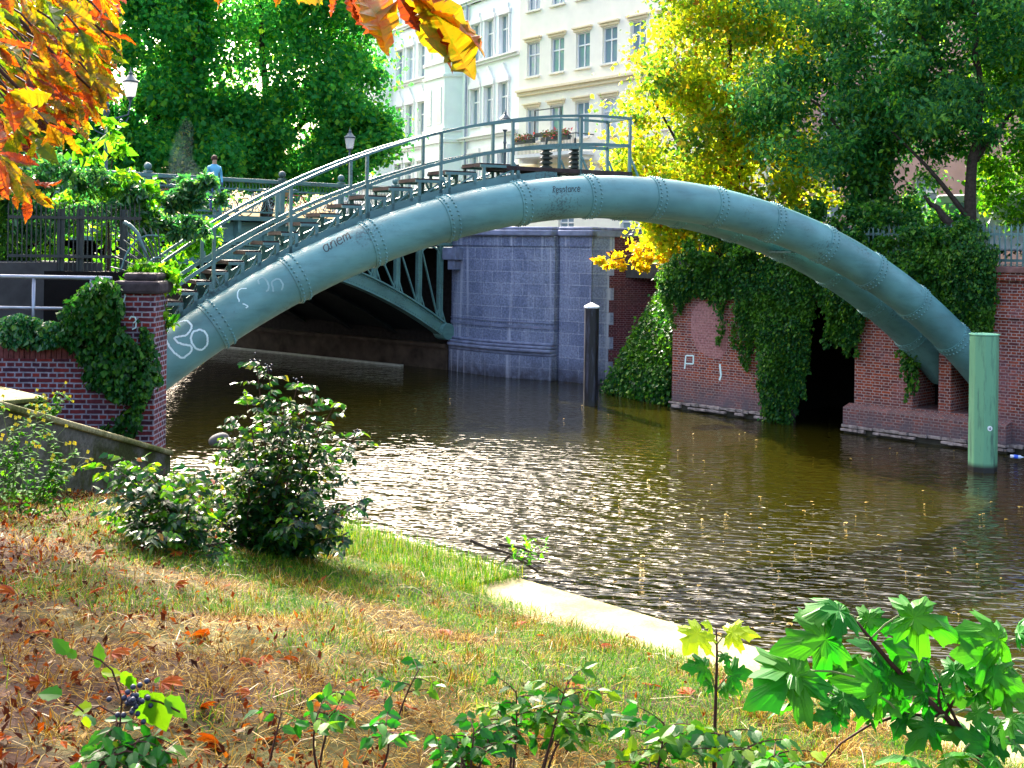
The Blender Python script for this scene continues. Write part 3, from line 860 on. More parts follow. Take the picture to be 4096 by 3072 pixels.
# two stacked-disc insulators standing on the pipes beside the platform
def stacked(a, y, label):
    e = empty('stacked_insulator', PA + Matrix.Rotation(PYAW,3,'Z') @ loc(a, y, base_z(a)-.04), PYAW, label, 'insulator', 'stacked-disc insulators by the platform')
    prof = [(.05,0),(.05,.12)]
    z = .12
    for k in range(6): prof += [(.07,z),(.145,z+.03),(.145,z+.06),(.07,z+.09)]; z += .105
    prof += [(.03,z),(.03,z+.16),(.015,z+.2)]
    mb = MB(); mb.lathe(prof, (0,0,0), 14); smooth_obj(mb.build('disc_stack', M['iron_black'], e), 30)
stacked(-.073, 1.55, 'dark stacked-disc insulator behind the middle of the railed platform')
stacked(-.028, 1.55, 'dark stacked-disc insulator near the outer end of the railed platform')

# ------------------------------------------------------------------ mooring dolphins
def dolphin(px, Y, w, top, label, mat, capm, round_cap):
    p = at(px, 400, Y)
    e = empty('mooring_post', (p.x, Y, 0), .12, label, 'mooring post', 'mooring posts in the canal')
    mb = MB(); r = w/2
    poly = [(r*sx, r*sy) for sx, sy in ((-.45,-1),(.45,-1),(1,-.45),(1,.45),(.45,1),(-.45,1),(-1,.45),(-1,-.45))]
    mb.prism(poly, -1.2, top)
    bevel(mb.build('shaft', mat, e), .025, 2)
    mb = MB()
    if round_cap:
        mb.prism([(x*1.06,y*1.06) for x,y in poly], top, top+.035)
        bevel(mb.build('cap', capm, e), .01, 2)
        mb = MB(); mb.lathe([(.001,0),(.06,0),(.06,.012),(.001,.014)], (0,0,0), 20)
        b = mb.build('round_badge', M['white_glass'], e); b.location = (0, -r-.0, 1.03); b.rotation_euler = (math.pi/2,0,0)
        mb = MB(); mb.tube([(-.025,-r-.016,1.03),(.02,-r-.016,1.04),(.0,-r-.016,1.06)], .006, 5); mb.box((-.015,-r-.016,1.0),(.02,-r-.013,1.025)); mb.build('badge_mark', M['ink'], e)
    else:
        mb.lathe([(r*1.14,0),(r*1.14,.05),(.02,.17)], (0,0,top), 8); mb.build('cap', capm, e)
    return e
def dolphinmat(name, col, stain):
    m, nt, bs = newmat(name)
    tc = N(nt, 'ShaderNodeTexCoord'); ob = tc.outputs['Object']
    sp = N(nt, 'ShaderNodeSeparateXYZ'); nt.links.new(ob, sp.inputs[0])
    a = noise(nt, 3, 6, mapping(nt, (3,3,.35), ob), .7)
    c = mixc(nt, ramp(nt, a, [(.5,(0,0,0)),(.68,(1,1,1))]), col, stain)
    mp = N(nt, 'ShaderNodeMapRange'); nt.links.new(sp.outputs[2], mp.inputs[0]); mp.inputs[1].default_value=.1; mp.inputs[2].default_value=.22; mp.inputs[3].default_value=1; mp.inputs[4].default_value=0
    c = mixc(nt, mp.outputs[0], c, (.012,.013,.012))
    nt.links.new(c, bs.inputs['Base Color']); bs.inputs['Roughness'].default_value = .5
    bump(nt, bs, a, .15, .03)
    return m
dolphin(983.5, 28.05, .60, 3.17, 'thick pale green steel mooring post with a round white badge', dolphinmat('post_green', (.14,.36,.20), (.06,.15,.10)), plain('green_cap', (.20,.48,.30), .5), True)
dolphin(590.5, 38.8, .45, 3.15, 'slim black mooring post with a white pointed cap', dolphinmat('post_black', (.004,.005,.010), (.05,.055,.09)), M['white_glass'], False)

# ------------------------------------------------------------------ left: brick wall and pier, railing, fence
LW = Vector((-5.42, 18.3, 0))          # right-hand corner of the pier; local x runs to the left along -x
lw = empty('brick_wall', LW, 0.03, 'dark red brick wall with a taller end pier, half covered by ivy, left of the pipes', 'wall')
zt = HC - (343-243)/1200*18.3          # top of the low part
zp = HC - (281-243)/1200*18.3          # top of the pier
mb = MB(); mb.box((-9, 0, .2), (-.52, .6, zt-.26)); mb.build('wall', M['brick_left'], lw)
mb = MB(); r = np.random.default_rng(5); x = -9.0
while x < -.53:                                         # soldier course on top
    mb.box((x, -.012*r.random(), zt-.258), (min(x+.068, -.523), .6, zt+.008*r.random())); x += .08
mb.build('soldier_course', plain('brick_soldier', (.16,.05,.05), .85, var=.6, scale=9), lw)
mb = MB(); mb.box((-.52, -.03, .2), (0, .7, zp-.2)); mb.build('pier', M['brick_left'], lw)
mb = MB(); mb.box((-.62,-.12,zp-.2),(.08,.78,zp)); mb.box((-.5,.0,zp),(-.0,.66,zp+.12)); bevel(mb.build('pier_cap', plain('dark_stone',(.05,.04,.045),.85,var=.6), lw), .05, 2)
def on_wall_chalk(pts, w): 
    mb = MB()
    for p, q in zip(pts[:-1], pts[1:]): mb.bar((p[0],-.036,p[1]), (q[0],-.036,q[1]), w, .01, up=(0,1,0))
    return mb
def z5w(l):
    out = []
    for x, y in l:
        p = at(x*.11573, 192+y*.11573, 18.3); out.append((p.x-LW.x, p.z))
    return out
for ln in ([(1125,1100),(1140,1075),(1175,1080),(1185,1110),(1160,1130)], [(1185,1125),(1180,1170),(1150,1185)], [(1110,800),(1080,850),(1090,900),(1075,950)]):
    on_wall_chalk(z5w(ln), .02).build('graffiti_tag', M['chalk'], lw)
# raised terraces behind the wall
def quay_poly(y0, y1, xl, n):
    return [(xl, y0), ((n - .70*y0)/.714, y0), ((n - .70*y1)/.714, y1), (xl, y1)]
mb = MB(); mb.prism(quay_poly(18.95, 19.85, -24, 9.0), .5, zt-.12); tag(mb.build('lower_terrace_ground', M['soil']), kind='structure')
mb = MB(); mb.prism([(-40, 20.2), (-6.35, 20.2), (-8.6, 22.5), (-24, 38), (-40, 38)], .5, 4.55); tag(mb.build('upper_terrace_ground', M['soil']), kind='structure')
mb = MB(); mb.box((-30, 19.86, .5), (-6.15, 20.2, 4.56)); tag(mb.build('terrace_wall', M['brick_shade']), 'dark terrace wall in shade beneath the black fence', 'wall')
# galvanised railing
zr = HC - (278-242)/1200*18.45
gr = empty('pipe_railing', (LW.x, 18.5, 0), 0.0, 'grey tubular railing with two rails on top of the left brick wall', 'railing')
xr0, xr1 = -9.0, at(112,278,18.5).x - LW.x
mb = MB(); mb.tube([(xr0,0,zr+.03),(xr1,0,zr)], .032, 8); mb.build('top_rail', M['galv'], gr, smooth=True)
mb = MB(); mb.tube([(xr0,0,zr-.46),(xr1,0,zr-.48)], .026, 8); mb.build('lower_rail', M['galv'], gr, smooth=True)
for px in (33.5, 91, -25):
    x = at(px,300,18.5).x - LW.x
    mb = MB(); mb.tube([(x,0,zt-.15),(x,0,zr-.0)], .028, 8); mb.build('railing_post', M['galv'], gr, smooth=True)
# black fence on the upper terrace
FY = 20.0
fz0, fz1 = HC - (271-243)/1200*FY, HC - (207-243)/1200*FY
fe = empty('iron_fence', (0, FY, 0), 0, 'black upright-bar iron fence in front of the hedge, left of the stairs', 'fence')
fx0, fx1 = at(8,240,FY).x, at(141,240,FY).x
mb = MB(); mb.box((fx0,-.02,fz1-.22),(fx1,.02,fz1-.17)); mb.box((fx0,-.02,fz0+.20),(fx1,.02,fz0+.25)); mb.build('rail', M['iron_black'], fe)
bar0 = None
for k in range(int((fx1-fx0)/.078)+1):
    x = fx0 + k*.078
    if bar0 is None:
        mb = MB(); mb.box((-.009,-.01,fz0-.03),(.009,.01,fz1-.03)); mb.add([(-.009,-.01,fz1-.03),(.009,-.01,fz1-.03),(.009,.01,fz1-.03),(-.009,.01,fz1-.03),(0,0,fz1+.07)], [(0,1,4),(1,2,4),(2,3,4),(3,0,4)])
        bar0 = mb.build('fence_bar', M['iron_black'], fe); bar0.location.x = x
    else:
        o = bar0.copy(); C.objects.link(o); o.parent = fe; o.location.x = x
for px in (59.5, 79, 123):
    x = at(px,240,FY).x
    mb = MB(); mb.box((x-.055,.025,fz0-.04),(x+.055,.09,fz1-.05)); mb.build('fence_post', M['iron_dull'], fe)
# the anti-climb fan of curved iron rods beside the pier
fan = empty('iron_fan', (-6.0, 19.2, 4.1), 0, 'fan of curved iron rods guarding the fence end above the brick pier', 'fence')
for k in range(9):
    a0 = .25 + .155*k
    mb = MB(); L = 1.25 - .04*k
    pts = [(.35 - .9*(q/8)**2*math.cos(a0)*.8, .04*k-.2, L*(q/8)*math.sin(a0)+.25 - .0) for q in range(9)]
    mb.tube(pts, .014, 5); mb.build('rod', M['iron_dull'], fan)
for q in (4, 7):
    mb = MB()
    mb.tube([(.35 - .9*(q/8)**2*math.cos(.25+.155*k)*.8, .04*k-.2, (1.25-.04*k)*(q/8)*math.sin(.25+.155*k)+.25) for k in range(9)], .016, 5)
    mb.build('hoop', M['rail'], fan)
mb = MB(); pts = [at(x_,y_,19.2) - Vector((-6.0,19.2,4.1)) for x_, y_ in [(124,222),(131,226),(138,234),(143,246),(147,258),(150,268),(148,280)]]
mb.tube(pts, .032, 8); mb.build('curved_guard', M['rail'], fan, smooth=True)

# low concrete ramp wall and block in front of it
mb = MB()
y0, y1 = 12.2, 17.0
pA = at(-25,396,y0); pB = at(172,452.5,y1)
d = Vector((pB.x-pA.x, y1-y0, 0)); L = d.length; ang = math.atan2(d.y, d.x)
cw = empty('concrete_wall', (pA.x, y0, 0), ang, 'low mossy concrete wall with sloping top running down to the water', 'wall')
def wall_slope(z0, z1, yb, yf, base):
    mb = MB(); mb.add([(0,yf,base),(L,yf,base),(L,yb,base),(0,yb,base),(0,yf,z0),(L,yf,z1),(L,yb,z1),(0,yb,z0)], [(0,3,2,1),(4,5,6,7),(0,1,5,4),(1,2,6,5),(2,3,7,6),(3,0,4,7)]); return mb
def mossmat(name, base=(.10,.095,.085), moss=(.035,.04,.012)):
    m, nt, bs = newmat(name)
    tc = N(nt, 'ShaderNodeTexCoord'); ob = tc.outputs['Object']
    a = noise(nt, 1.6, 6, ob, .65); f = noise(nt, 25, 5, ob, .7)
    c = mixc(nt, ramp(nt, a, [(.42,(0,0,0)),(.58,(1,1,1))]), base, moss)
    c = mixc(nt, .8, c, ramp(nt, f, [(.3,(.4,.4,.4)),(.7,(1.4,1.4,1.4))]), 'MULTIPLY')
    nt.links.new(c, bs.inputs['Base Color']); bs.inputs['Roughness'].default_value = .95; bs.inputs['Specular IOR Level'].default_value = .15
    bump(nt, bs, f, .5, .02); return m
M['moss'] = mossmat('moss_concrete'); M['moss_sunlit'] = mossmat('moss_sunlit', (.24,.22,.12), (.08,.09,.025))  # the copy for the tops is lighter, sunlight put into its colour
wall_slope(pA.z-.05, pB.z-.05, .24, .02, -.5).build('wall', M['moss'], cw)
mb = MB(); mb.add([(-.02,-.03,pA.z-.048),(L,-.03,pB.z-.048),(L,.28,pB.z-.048),(-.02,.28,pA.z-.048),(-.02,-.03,pA.z+.03),(L,-.03,pB.z+.03),(L,.28,pB.z+.03),(-.02,.28,pA.z+.03)], [(0,3,2,1),(4,5,6,7),(0,1,5,4),(1,2,6,5),(2,3,7,6),(3,0,4,7)])
bevel(mb.build('coping', M['moss_sunlit'], cw), .025, 2)
pS = at(47, 397, 15.2)
cb_ = empty('concrete_block', (pS.x, 15.2, pS.z-.06), AU, 'thick concrete block with sunlit top at the foot of the left brick wall', 'block')
mb = MB(); mb.box((-3.2, -2.6, -2), (0, 0, 0)); bevel(mb.build('body', M['moss'], cb_), .05, 2)
mb = MB(); mb.box((-3.22,-2.62,0.002),(.02,.02,.06)); bevel(mb.build('slab', M['moss_sunlit'], cb_), .02, 2)

# ------------------------------------------------------------------ picket fence on the far wall
pf = empty('picket_fence', PW + U*4.2 + NV*.45 + Vector((0,0,TOP)), AU, 'pale green-grey spear-topped picket fence on the far brick wall', 'fence')
n_p = 96
mb = MB(); mb.box((-.1,-.02,.12),(n_p*.15,.02,.19)); mb.box((-.1,-.02,.80),(n_p*.15,.02,.87)); mb.build('rail', M['rail'], pf)
pk = None
for k in range(n_p):
    if pk is None:
        mb = MB(); mb.box((-.022,-.03,0),(.022,-.022,1.0)); mb.add([(-.022,-.03,1.0),(.022,-.03,1.0),(.022,-.022,1.0),(-.022,-.022,1.0),(0,-.026,1.14)], [(0,1,4),(1,2,4),(2,3,4),(3,0,4)])
        for sg in (-1,1): mb.bar((sg*.02,-.026,.95),(sg*.055,-.026,1.05),.016,.008)
        pk = mb.build('picket', M['rail'], pf)
    else:
        o = pk.copy(); C.objects.link(o); o.parent = pf
        o.location.x = .15*k; o.rotation_euler = (0, .02*math.sin(k*7.3), 0)
for k in range(0, n_p, 18):
    mb = MB(); mb.box((.15*k+.05,-.0+.025,-.02),(.15*k+.11,.085,1.02)); mb.build('fence_post', M['rail'], pf)

# ------------------------------------------------------------------ street lamps
def lantern(parent, x, y, z, s=1.0):
    mb = MB(); mb.lathe([(.12*s,0),(.15*s,.03*s),(.23*s,.48*s),(.001,.48*s)], (x,y,z), 8); g = mb.build('lantern_glass', M['lantern'], parent)
    mb = MB(); mb.lathe([(.25*s,.48*s),(.26*s,.53*s),(.17*s,.62*s),(.10*s,.70*s),(.06*s,.74*s),(.07*s,.80*s),(.02*s,.86*s),(.008*s,1.0*s)], (x,y,z), 12); smooth_obj(mb.build('lantern_roof', M['lamp_iron'], parent), 40)
    mb = MB(); mb.lathe([(.04*s,-.16*s),(.05*s,-.10*s),(.12*s,0),(.13*s,.02*s)], (x,y,z), 8); mb.build('lantern_foot', M['lamp_iron'], parent)
M['lamp_iron'] = plain('lamp_iron', (.05,.08,.10), .5, var=.3)
def post(parent, h):
    mb = MB(); mb.lathe([(.17,0),(.17,.35),(.12,.5),(.09,.9),(.11,1.0),(.075,1.1),(.055,h-.5),(.09,h-.42),(.06,h-.35),(.05,h)], (0,0,0), 12)
    smooth_obj(mb.build('post', M['lamp_iron'], parent), 40)
p = at(105.5, 170, 39.0)
l1 = empty('street_lamp', (p.x, 39.0, DECK), .25, 'double-armed ornate street lamp on the bridge beside the orange chestnut leaves', 'street lamp')
H = HC + (241-104)/1200*39 - DECK
post(l1, H-.3)
mb = MB(); mb.lathe([(.07,H-.35),(.12,H-.2),(.07,H-.1),(.11,H+.02),(.05,H+.12),(.02,H+.2)], (0,0,0), 12); smooth_obj(mb.build('finial', M['lamp_iron'], l1), 40)
zl = HC + (241-95)/1200*39 - DECK
for sg in (-1, 1):
    mb = MB()
    mb.tube([(0,0,H-.62),(sg*.25,0,H-.42),(sg*.5,0,H-.34),(sg*.68,0,H-.28),(sg*.74,0,zl-.16)], .03, 6)
    mb.tube([(sg*.06,0,H-.95),(sg*.3,0,H-.85),(sg*.55,0,H-.62),(sg*.70,0,H-.36)], .022, 6)
    for cx, cz, r0 in ((.25,H-.62,.10),(.45,H-.50,.07),(.13,H-.78,.07)):
        mb.tube([(sg*(cx + r0*(1-.07*q)*math.cos(q*.6)), 0, cz + r0*(1-.07*q)*math.sin(q*.6)) for q in range(13)], .016, 5)
    mb.build('arm', M['lamp_iron'], l1)
    lantern(l1, sg*.74, 0, zl)
def small_lamp(px, py_top, py_glass, Y, label):
    p = at(px, 200, Y); g = at(px, py_glass, Y)
    e = empty('street_lamp', (p.x, Y, 4.72), 0, label, 'street lamp')
    post(e, g.z-4.72-.16); lantern(e, 0, 0, g.z-4.72)
small_lamp(349, 133, 149, 54, 'single-lantern street lamp standing beyond the bridge at the end of the plane trees')
small_lamp(504, 111, 130, 56, 'single-lantern street lamp seen through the stair railing before the yellow house')

# ------------------------------------------------------------------ buildings
FB = Vector((.5, 68, 0)); AF = math.atan2(.8, -.6); AW = math.atan2(.877, -.48)
# local x: receding to the left; local -y is behind the facade after turning, so the facade faces +y
M['wall_white'] = plain('wall_white', (.87,.87,.87), .9, var=.05, scale=1.5)
M['wall_yellow'] = plain('wall_yellow', (.86,.82,.70), .9, var=.06, scale=1.5)
M['wall_pink'] = plain('wall_pink', (.48,.30,.27), .9, var=.15, scale=1.5)
M['trim_white'] = plain('trim_white', (.80,.79,.77), .85, var=.06)
M['trim_yellow'] = plain('trim_yellow', (.80,.68,.46), .85, var=.08)
M['frame_white'] = plain('frame_white', (.75,.75,.75), .5, var=.05)
def glassmat():
    m, nt, bs = newmat('window_glass'); bs.inputs['Base Color'].default_value = (.20,.28,.34,1); bs.inputs['Roughness'].default_value = .06; bs.inputs['Specular IOR Level'].default_value = .8
    return m
M['glass'] = glassmat(); M['curtain'] = plain('curtain', (.5,.56,.62), .9)
M['roof'] = plain('roof', (.20,.10,.08), .8, var=.3)
def facade(e, x0, x1, z0, z1, wins, mat, dep=9, y=0.0, extra=None):
    """wins: list of (xc, width, sill, head); the facade looks towards +y"""
    mb = MB(); T = MB()
    holes = [(x-w/2, x+w/2, a, b) for x, w, a, b in wins]
    open_wall([x0, x1], [z0, z1], holes, 0, .28, T)
    for V_ in T.v: V_[:,1] = y - V_[:,1]
    T.f = [f[::-1] for f in T.f]
    T.build('wall', mat, e)
    mb.box((x0+.02, y-dep, z0), (x1-.02, y-.5, z1-.02)); mb.build('rear_wall', mat, e)
    for x, w, a, b in wins:
        mb = MB(); t = .07; yy = y - .16
        mb.box((x-w/2,yy-.03,a),(x-w/2+t,yy+.03,b)); mb.box((x+w/2-t,yy-.03,a),(x+w/2,yy+.03,b))
        mb.box((x-w/2+t,yy-.03,a),(x+w/2-t,yy+.03,a+t)); mb.box((x-w/2+t,yy-.03,b-t),(x+w/2-t,yy+.03,b))
        mb.box((x-.035,yy-.03,a+t),(x+.035,yy+.03,b-t)); zz_ = a+(b-a)*.64; mb.box((x-w/2+t,yy-.035,zz_-.04),(x+w/2-t,yy+.035,zz_+.04))
        f = mb.build('window', M['frame_white'], e)
        mb = MB(); mb.box((x-w/2+.02,yy-.02,a+.02),(x+w/2-.02,yy-.012,b-.02)); mb.build('pane', M['glass'] if random.random() < .75 else M['curtain'], f)
        mb = MB(); mb.box((x-w/2-.1,y-.02,a-.10),(x+w/2+.1,y+.14,a)); mb.build('sill', mat, f)
        if extra: extra(f, x, w, a, b)
# yellow house
yh = empty('apartment_house', FB + Vector((0,0,0)), AF, 'pale yellow apartment house with a flowered balcony behind the railed platform', 'building')
heads = [9.3, 12.9, 16.6, 20.3]
wy = []
for x in np.arange(-.9, -17.5, -2.15):
    for i, h in enumerate(heads): wy.append((x, 1.15, h-(1.9 if i else 1.6), h))
wy += [(x, 1.3, 4.8, 7.4) for x in (-4, -9, -13)]
def hood(f, x, w, a, b):
    mb = MB(); mb.box((x-w/2-.14,0,b+.06),(x+w/2+.14,.10,b+.2)); mb.box((x-w/2-.2,0,b+.2),(x+w/2+.2,.2,b+.28)); mb.build('hood', M['trim_yellow'], f)
facade(yh, -18, .4, 4.0, 23, wy, M['wall_yellow'], extra=hood)
for bx in (((-18,0,13.65),(.4,.16,13.85),(-18,0,13.85),(.4,.3,13.98)), ((-18,0,9.55),(.4,.12,9.7)), ((-18,0,21.8),(.4,.5,22.4))):
    mb = MB()
    for q in range(0, len(bx), 2): mb.box(bx[q], bx[q+1])
    mb.build('cornice', M['trim_yellow'], yh)
mb = MB(); mb.add([(-18,-9,23),(.4,-9,23),(.4,.3,23),(-18,.3,23),(-18,-4.5,26),(.4,-4.5,26)], [(0,1,5,4),(2,3,4,5),(1,2,5),(3,0,4)]); mb.build('roof', M['roof'], yh)
# balcony
mb = MB(); mb.box((-6.2,.0,10.0),(-.9,1.3,10.18)); mb.box((-6.0,.0,9.75),(-5.7,1.0,10.0)); mb.box((-1.4,.0,9.75),(-1.1,1.0,10.0)); bal = mb.build('balcony', M['trim_white'], yh)
mb = MB(); mb.box((-6.2,1.24,11.05),(-.9,1.3,11.1)); mb.box((-6.2,.0,11.05),(-6.14,1.3,11.1)); mb.box((-.96,.0,11.05),(-.9,1.3,11.1))
for k in range(44): mb.box((-6.2+.121*k,1.26,10.18),(-6.2+.121*k+.02,1.28,11.05))
mb.build('balcony_railing', M['iron_dull'], bal)
mb = MB(); mb.box((-5.9,1.31,10.75),(-3.6,1.52,10.98)); mb.box((-2.9,1.31,10.75),(-1.1,1.52,10.98)); mb.build('planter', M['iron_dull'], bal)
r = np.random.default_rng(11); P = np.concatenate([np.c_[r.uniform(-5.9,-3.6,260), r.uniform(1.25,1.6,260), r.uniform(10.9,11.3,260)], np.c_[r.uniform(-2.9,-1.1,200), r.uniform(1.25,1.6,200), r.uniform(10.9,11.25,200)]])
quads('balcony_flowers', leaf_quads(P, .16, r), leafmat('balcony_flowers', [(0,(.08,.14,.03)),(.6,(.08,.14,.03)),(.7,(.5,.05,.10)),(1,(.5,.2,.25))], .3), bal)
mb = MB(); mb.box((-4.9,1.14,12.5),(-2.6,1.2,12.55)); mb.box((-4.9,1.14,11.1),(-4.85,1.2,12.5)); mb.box((-2.65,1.14,11.1),(-2.6,1.2,12.5)); mb.box((-4.85,1.15,11.1),(-2.65,1.19,11.3)); mb.build('balcony_frame', M['iron_dull'], bal)
# white house with a bay
wh = empty('apartment_house', FB + Vector((0,.1,0)), AW, 'ornate white apartment house with a tall bay and drainpipe left of the yellow house', 'building')
xs_ = [2.3, 4.14, 5.92, 13.8, 15.8, 17.6, 24.2, 26, 27.8]
ww = [(x, 1.12, h-2.3, h) for x in xs_ for h in (10.8, 14.75, 18.7, 22.4)] + [(x, 1.0, 5.0, 7.6) for x in xs_]
def surround(f, x, w, a, b):
    if b < 9: return
    mb = MB()
    mb.box((x-w/2-.13,.0,a),(x-w/2-.02,.09,b)); mb.box((x+w/2+.02,.0,a),(x+w/2+.13,.09,b)); mb.box((x-w/2-.2,0,b+.0),(x+w/2+.2,.16,b+.28))
    if 14 < b < 15: mb.prism([(x-.72,b+.28),(x,b+1.15),(x+.72,b+.28)], -.14, 0, Matrix(((1,0,0,0),(0,0,-1,0),(0,1,0,0),(0,0,0,1))))
    if b > 15: mb.box((x-.5,0,b+.28),(x+.5,.1,b+.6))
    mb.build('surround', M['trim_white'], f)
facade(wh, .42, 30, 4.0, 26, ww, M['wall_white'], extra=surround)
for z in (11.6, 16.1, 20.0, 24.6):
    mb = MB(); mb.box((.42,0,z),(30,.18,z+.15)); mb.box((.42,0,z+.15),(30,.32,z+.24)); mb.build('cornice', M['trim_white'], wh)
mb = MB(); mb.box((.42,0,8.3),(30,.14,8.5)); mb.build('cornice', M['trim_white'], wh)
def bay(xc, name):
    mb = MB()
    pl = [(xc-2.1,0),(xc-1.5,.95),(xc+1.5,.95),(xc+2.1,0)]
    mb.prism(pl, 9.2, 20.2); b = mb.build(name, M['wall_white'], wh)
    mb = MB()
    for z in (9.2, 11.6, 12.3, 15.7, 16.6, 20.0): mb.prism([(xc-2.22,0),(xc-1.57,1.07),(xc+1.57,1.07),(xc+2.22,0)], z, z+.18)
    for k in range(5): mb.prism([(xc-2.0+.33*k,0),(xc-1.4+.26*k,.8-.15*k),(xc+1.4-.26*k,.8-.15*k),(xc+2.0-.33*k,0)], 8.85-.3*k-.1, 9.2-.3*k)
    mb.build('bay_moulding', M['trim_white'], b)
    for h in (15.1, 19.3):
        for dx in (-.75, .75):
            mb = MB(); mb.box((xc+dx-.36,.95,h-2.3),(xc+dx+.36,1.0,h)); f = mb.build('window_frame', M['frame_white'], b)
            mb = MB(); mb.box((xc+dx-.28,1.0,h-2.22),(xc+dx+.28,1.006,h-.9)); mb.box((xc+dx-.28,1.0,h-.8),(xc+dx+.28,1.006,h-.08)); mb.build('bay_pane', M['glass'], b)
bay(9.9, 'bay'); bay(21, 'bay')
mb = MB(); mb.tube([(7.0,.14,4.6),(7.0,.14,25)], .08, 8); mb.build('drainpipe', M['galv'], wh)
mb = MB(); mb.add([(.42,-9,26),(30,-9,26),(30,.4,26),(.42,.4,26),(.42,-4.5,29),(30,-4.5,29)], [(0,1,5,4),(2,3,4,5),(1,2,5),(3,0,4)]); mb.build('roof', M['roof'], wh)
# houses glimpsed through the trees on the right
ph = empty('apartment_house', FB, AF, 'pink house with pale ground floor glimpsed between the right-hand trees', 'building')
wp = [(x, 1.1, h-1.8, h) for x in np.arange(-20.5, -40, -2.4) for h in (8.2, 11.6, 15.0)]
facade(ph, -41, -18.4, 4.0, 18, wp, M['wall_pink'], dep=7, y=-1.2)
mb = MB(); mb.add([(-41,-8,18),(-18.4,-8,18),(-18.4,-1,18),(-41,-1,18),(-41,-4.5,21),(-18.4,-4.5,21)], [(0,1,5,4),(2,3,4,5),(1,2,5),(3,0,4)]); mb.build('roof', M['roof'], ph)
# white van parked behind the fence at the right
vp = PW + U*8.7 + NV*5.5
va_ = empty('parked_van', (vp.x, vp.y, 4.72), AU, 'white van parked behind the picket fence at the right edge', 'van')
mb = MB(); mb.prism([(-2.2,.45),(2.3,.45),(2.35,1.0),(2.1,1.25),(1.5,1.95),(1.2,2.15),(-2.15,2.15),(-2.25,1.9)], -.9, .9, Matrix(((1,0,0,0),(0,0,-1,0),(0,1,0,0),(0,0,0,1))))
M['van'] = plain('van', (.62,.63,.70), .35, var=.03); bevel(mb.build('body', M['van'], va_), .08, 3)
mb = MB(); mb.box((.35,-.915,1.25),(1.35,-.905,1.9)); mb.box((-1.9,-.915,1.3),(-.9,-.905,1.9)); mb.build('side_window', M['glass'], va_)
for x in (-1.45, 1.5):
    for y in (-.88, .68):
        mb = MB(); mb.lathe([(.001,0),(.34,0),(.36,.05),(.36,.16),(.34,.2),(.001,.2)], (0,0,0), 18); w_ = mb.build('wheel', M['iron_black'], va_); w_.location = (x, y+.2, .36); w_.rotation_euler = (math.pi/2,0,0)

# ------------------------------------------------------------------ bicycles and a person on the bridge
rubber = plain('rubber', (.02,.02,.02), .8)
def bicycle(t, col, label, basket=None, flip=1):
    e = empty('bicycle', BR + Matrix.Rotation(AN,3,'Z') @ Vector((t,.75,DECK-.02)), AN + (0 if flip > 0 else math.pi), label, 'bicycle', 'bicycles leaning along the bridge parapet')
    for x in (-.53,.53):
        mb = MB(); mb.tube([(x+.33*math.cos(a_),0,.34+.33*math.sin(a_)) for a_ in np.linspace(0,2*math.pi,25)], .02, 6, False)
        w_ = mb.build('wheel', rubber, e)
        mb = MB()
        for q in range(10): mb.tube([(x,0,.34),(x+.31*math.cos(q*.628),0,.34+.31*math.sin(q*.628))], .004, 3)
        mb.build('spokes', M['galv'], w_)
    mb = MB()
    A = dict(bb=(-.08,0,.29), seat=(-.2,0,.85), head=(.36,0,.86), rear=(-.53,0,.34), fork=(.53,0,.34))
    for p_, q_ in (('bb','seat'),('seat','head'),('bb','head'),('bb','rear'),('seat','rear'),('head','fork')): mb.tube([A[p_],A[q_]], .019, 6)
    mb.build('frame', plain('bike_'+label[:8], col, .35, var=.1), e)
    mb = MB(); mb.tube([(.36,0,.86),(.33,0,1.02),(.3,-.26,1.05),(.2,-.29,1.03)], .014, 5); mb.tube([(.33,0,1.02),(.3,.26,1.05),(.2,.29,1.03)], .014, 5); mb.build('handlebar', M['galv'], e)
    mb = MB(); mb.prism([(-.36,-.07),(-.3,-.09),(-.08,-.02),(-.08,.02),(-.3,.09),(-.36,.07)], .90, .96); mb.tube([(-.2,0,.85),(-.22,0,.91)], .014, 5); bevel(mb.build('saddle', rubber, e), .015, 2)
    if basket:
        mb = MB(); mb.lathe([(.12,0),(.17,.25),(.155,.25),(.11,.02)], (.55,0,.78), 12); mb.build('basket', plain('basket_'+label[:8], basket, .7), e)
bicycle(8.0, (.55,.12,.03), 'orange-framed bicycle leaning on the bridge parapet', (.7,.25,.1))
bicycle(9.9, (.10,.25,.45), 'blue bicycle with a white basket leaning on the bridge parapet', (.7,.7,.7), -1)
bicycle(11.6, (.6,.6,.62), 'silver-grey bicycle without basket leaning on the bridge parapet')
bicycle(13.3, (.55,.06,.04), 'red bicycle with a brown basket leaning on the bridge parapet', (.4,.22,.1), -1)
bicycle(15.0, (.05,.16,.30), 'dark blue bicycle without basket leaning on the bridge parapet')
bicycle(5.2, (.55,.55,.58), 'pale bicycle with a pink basket leaning on the bridge parapet', (.75,.25,.5))

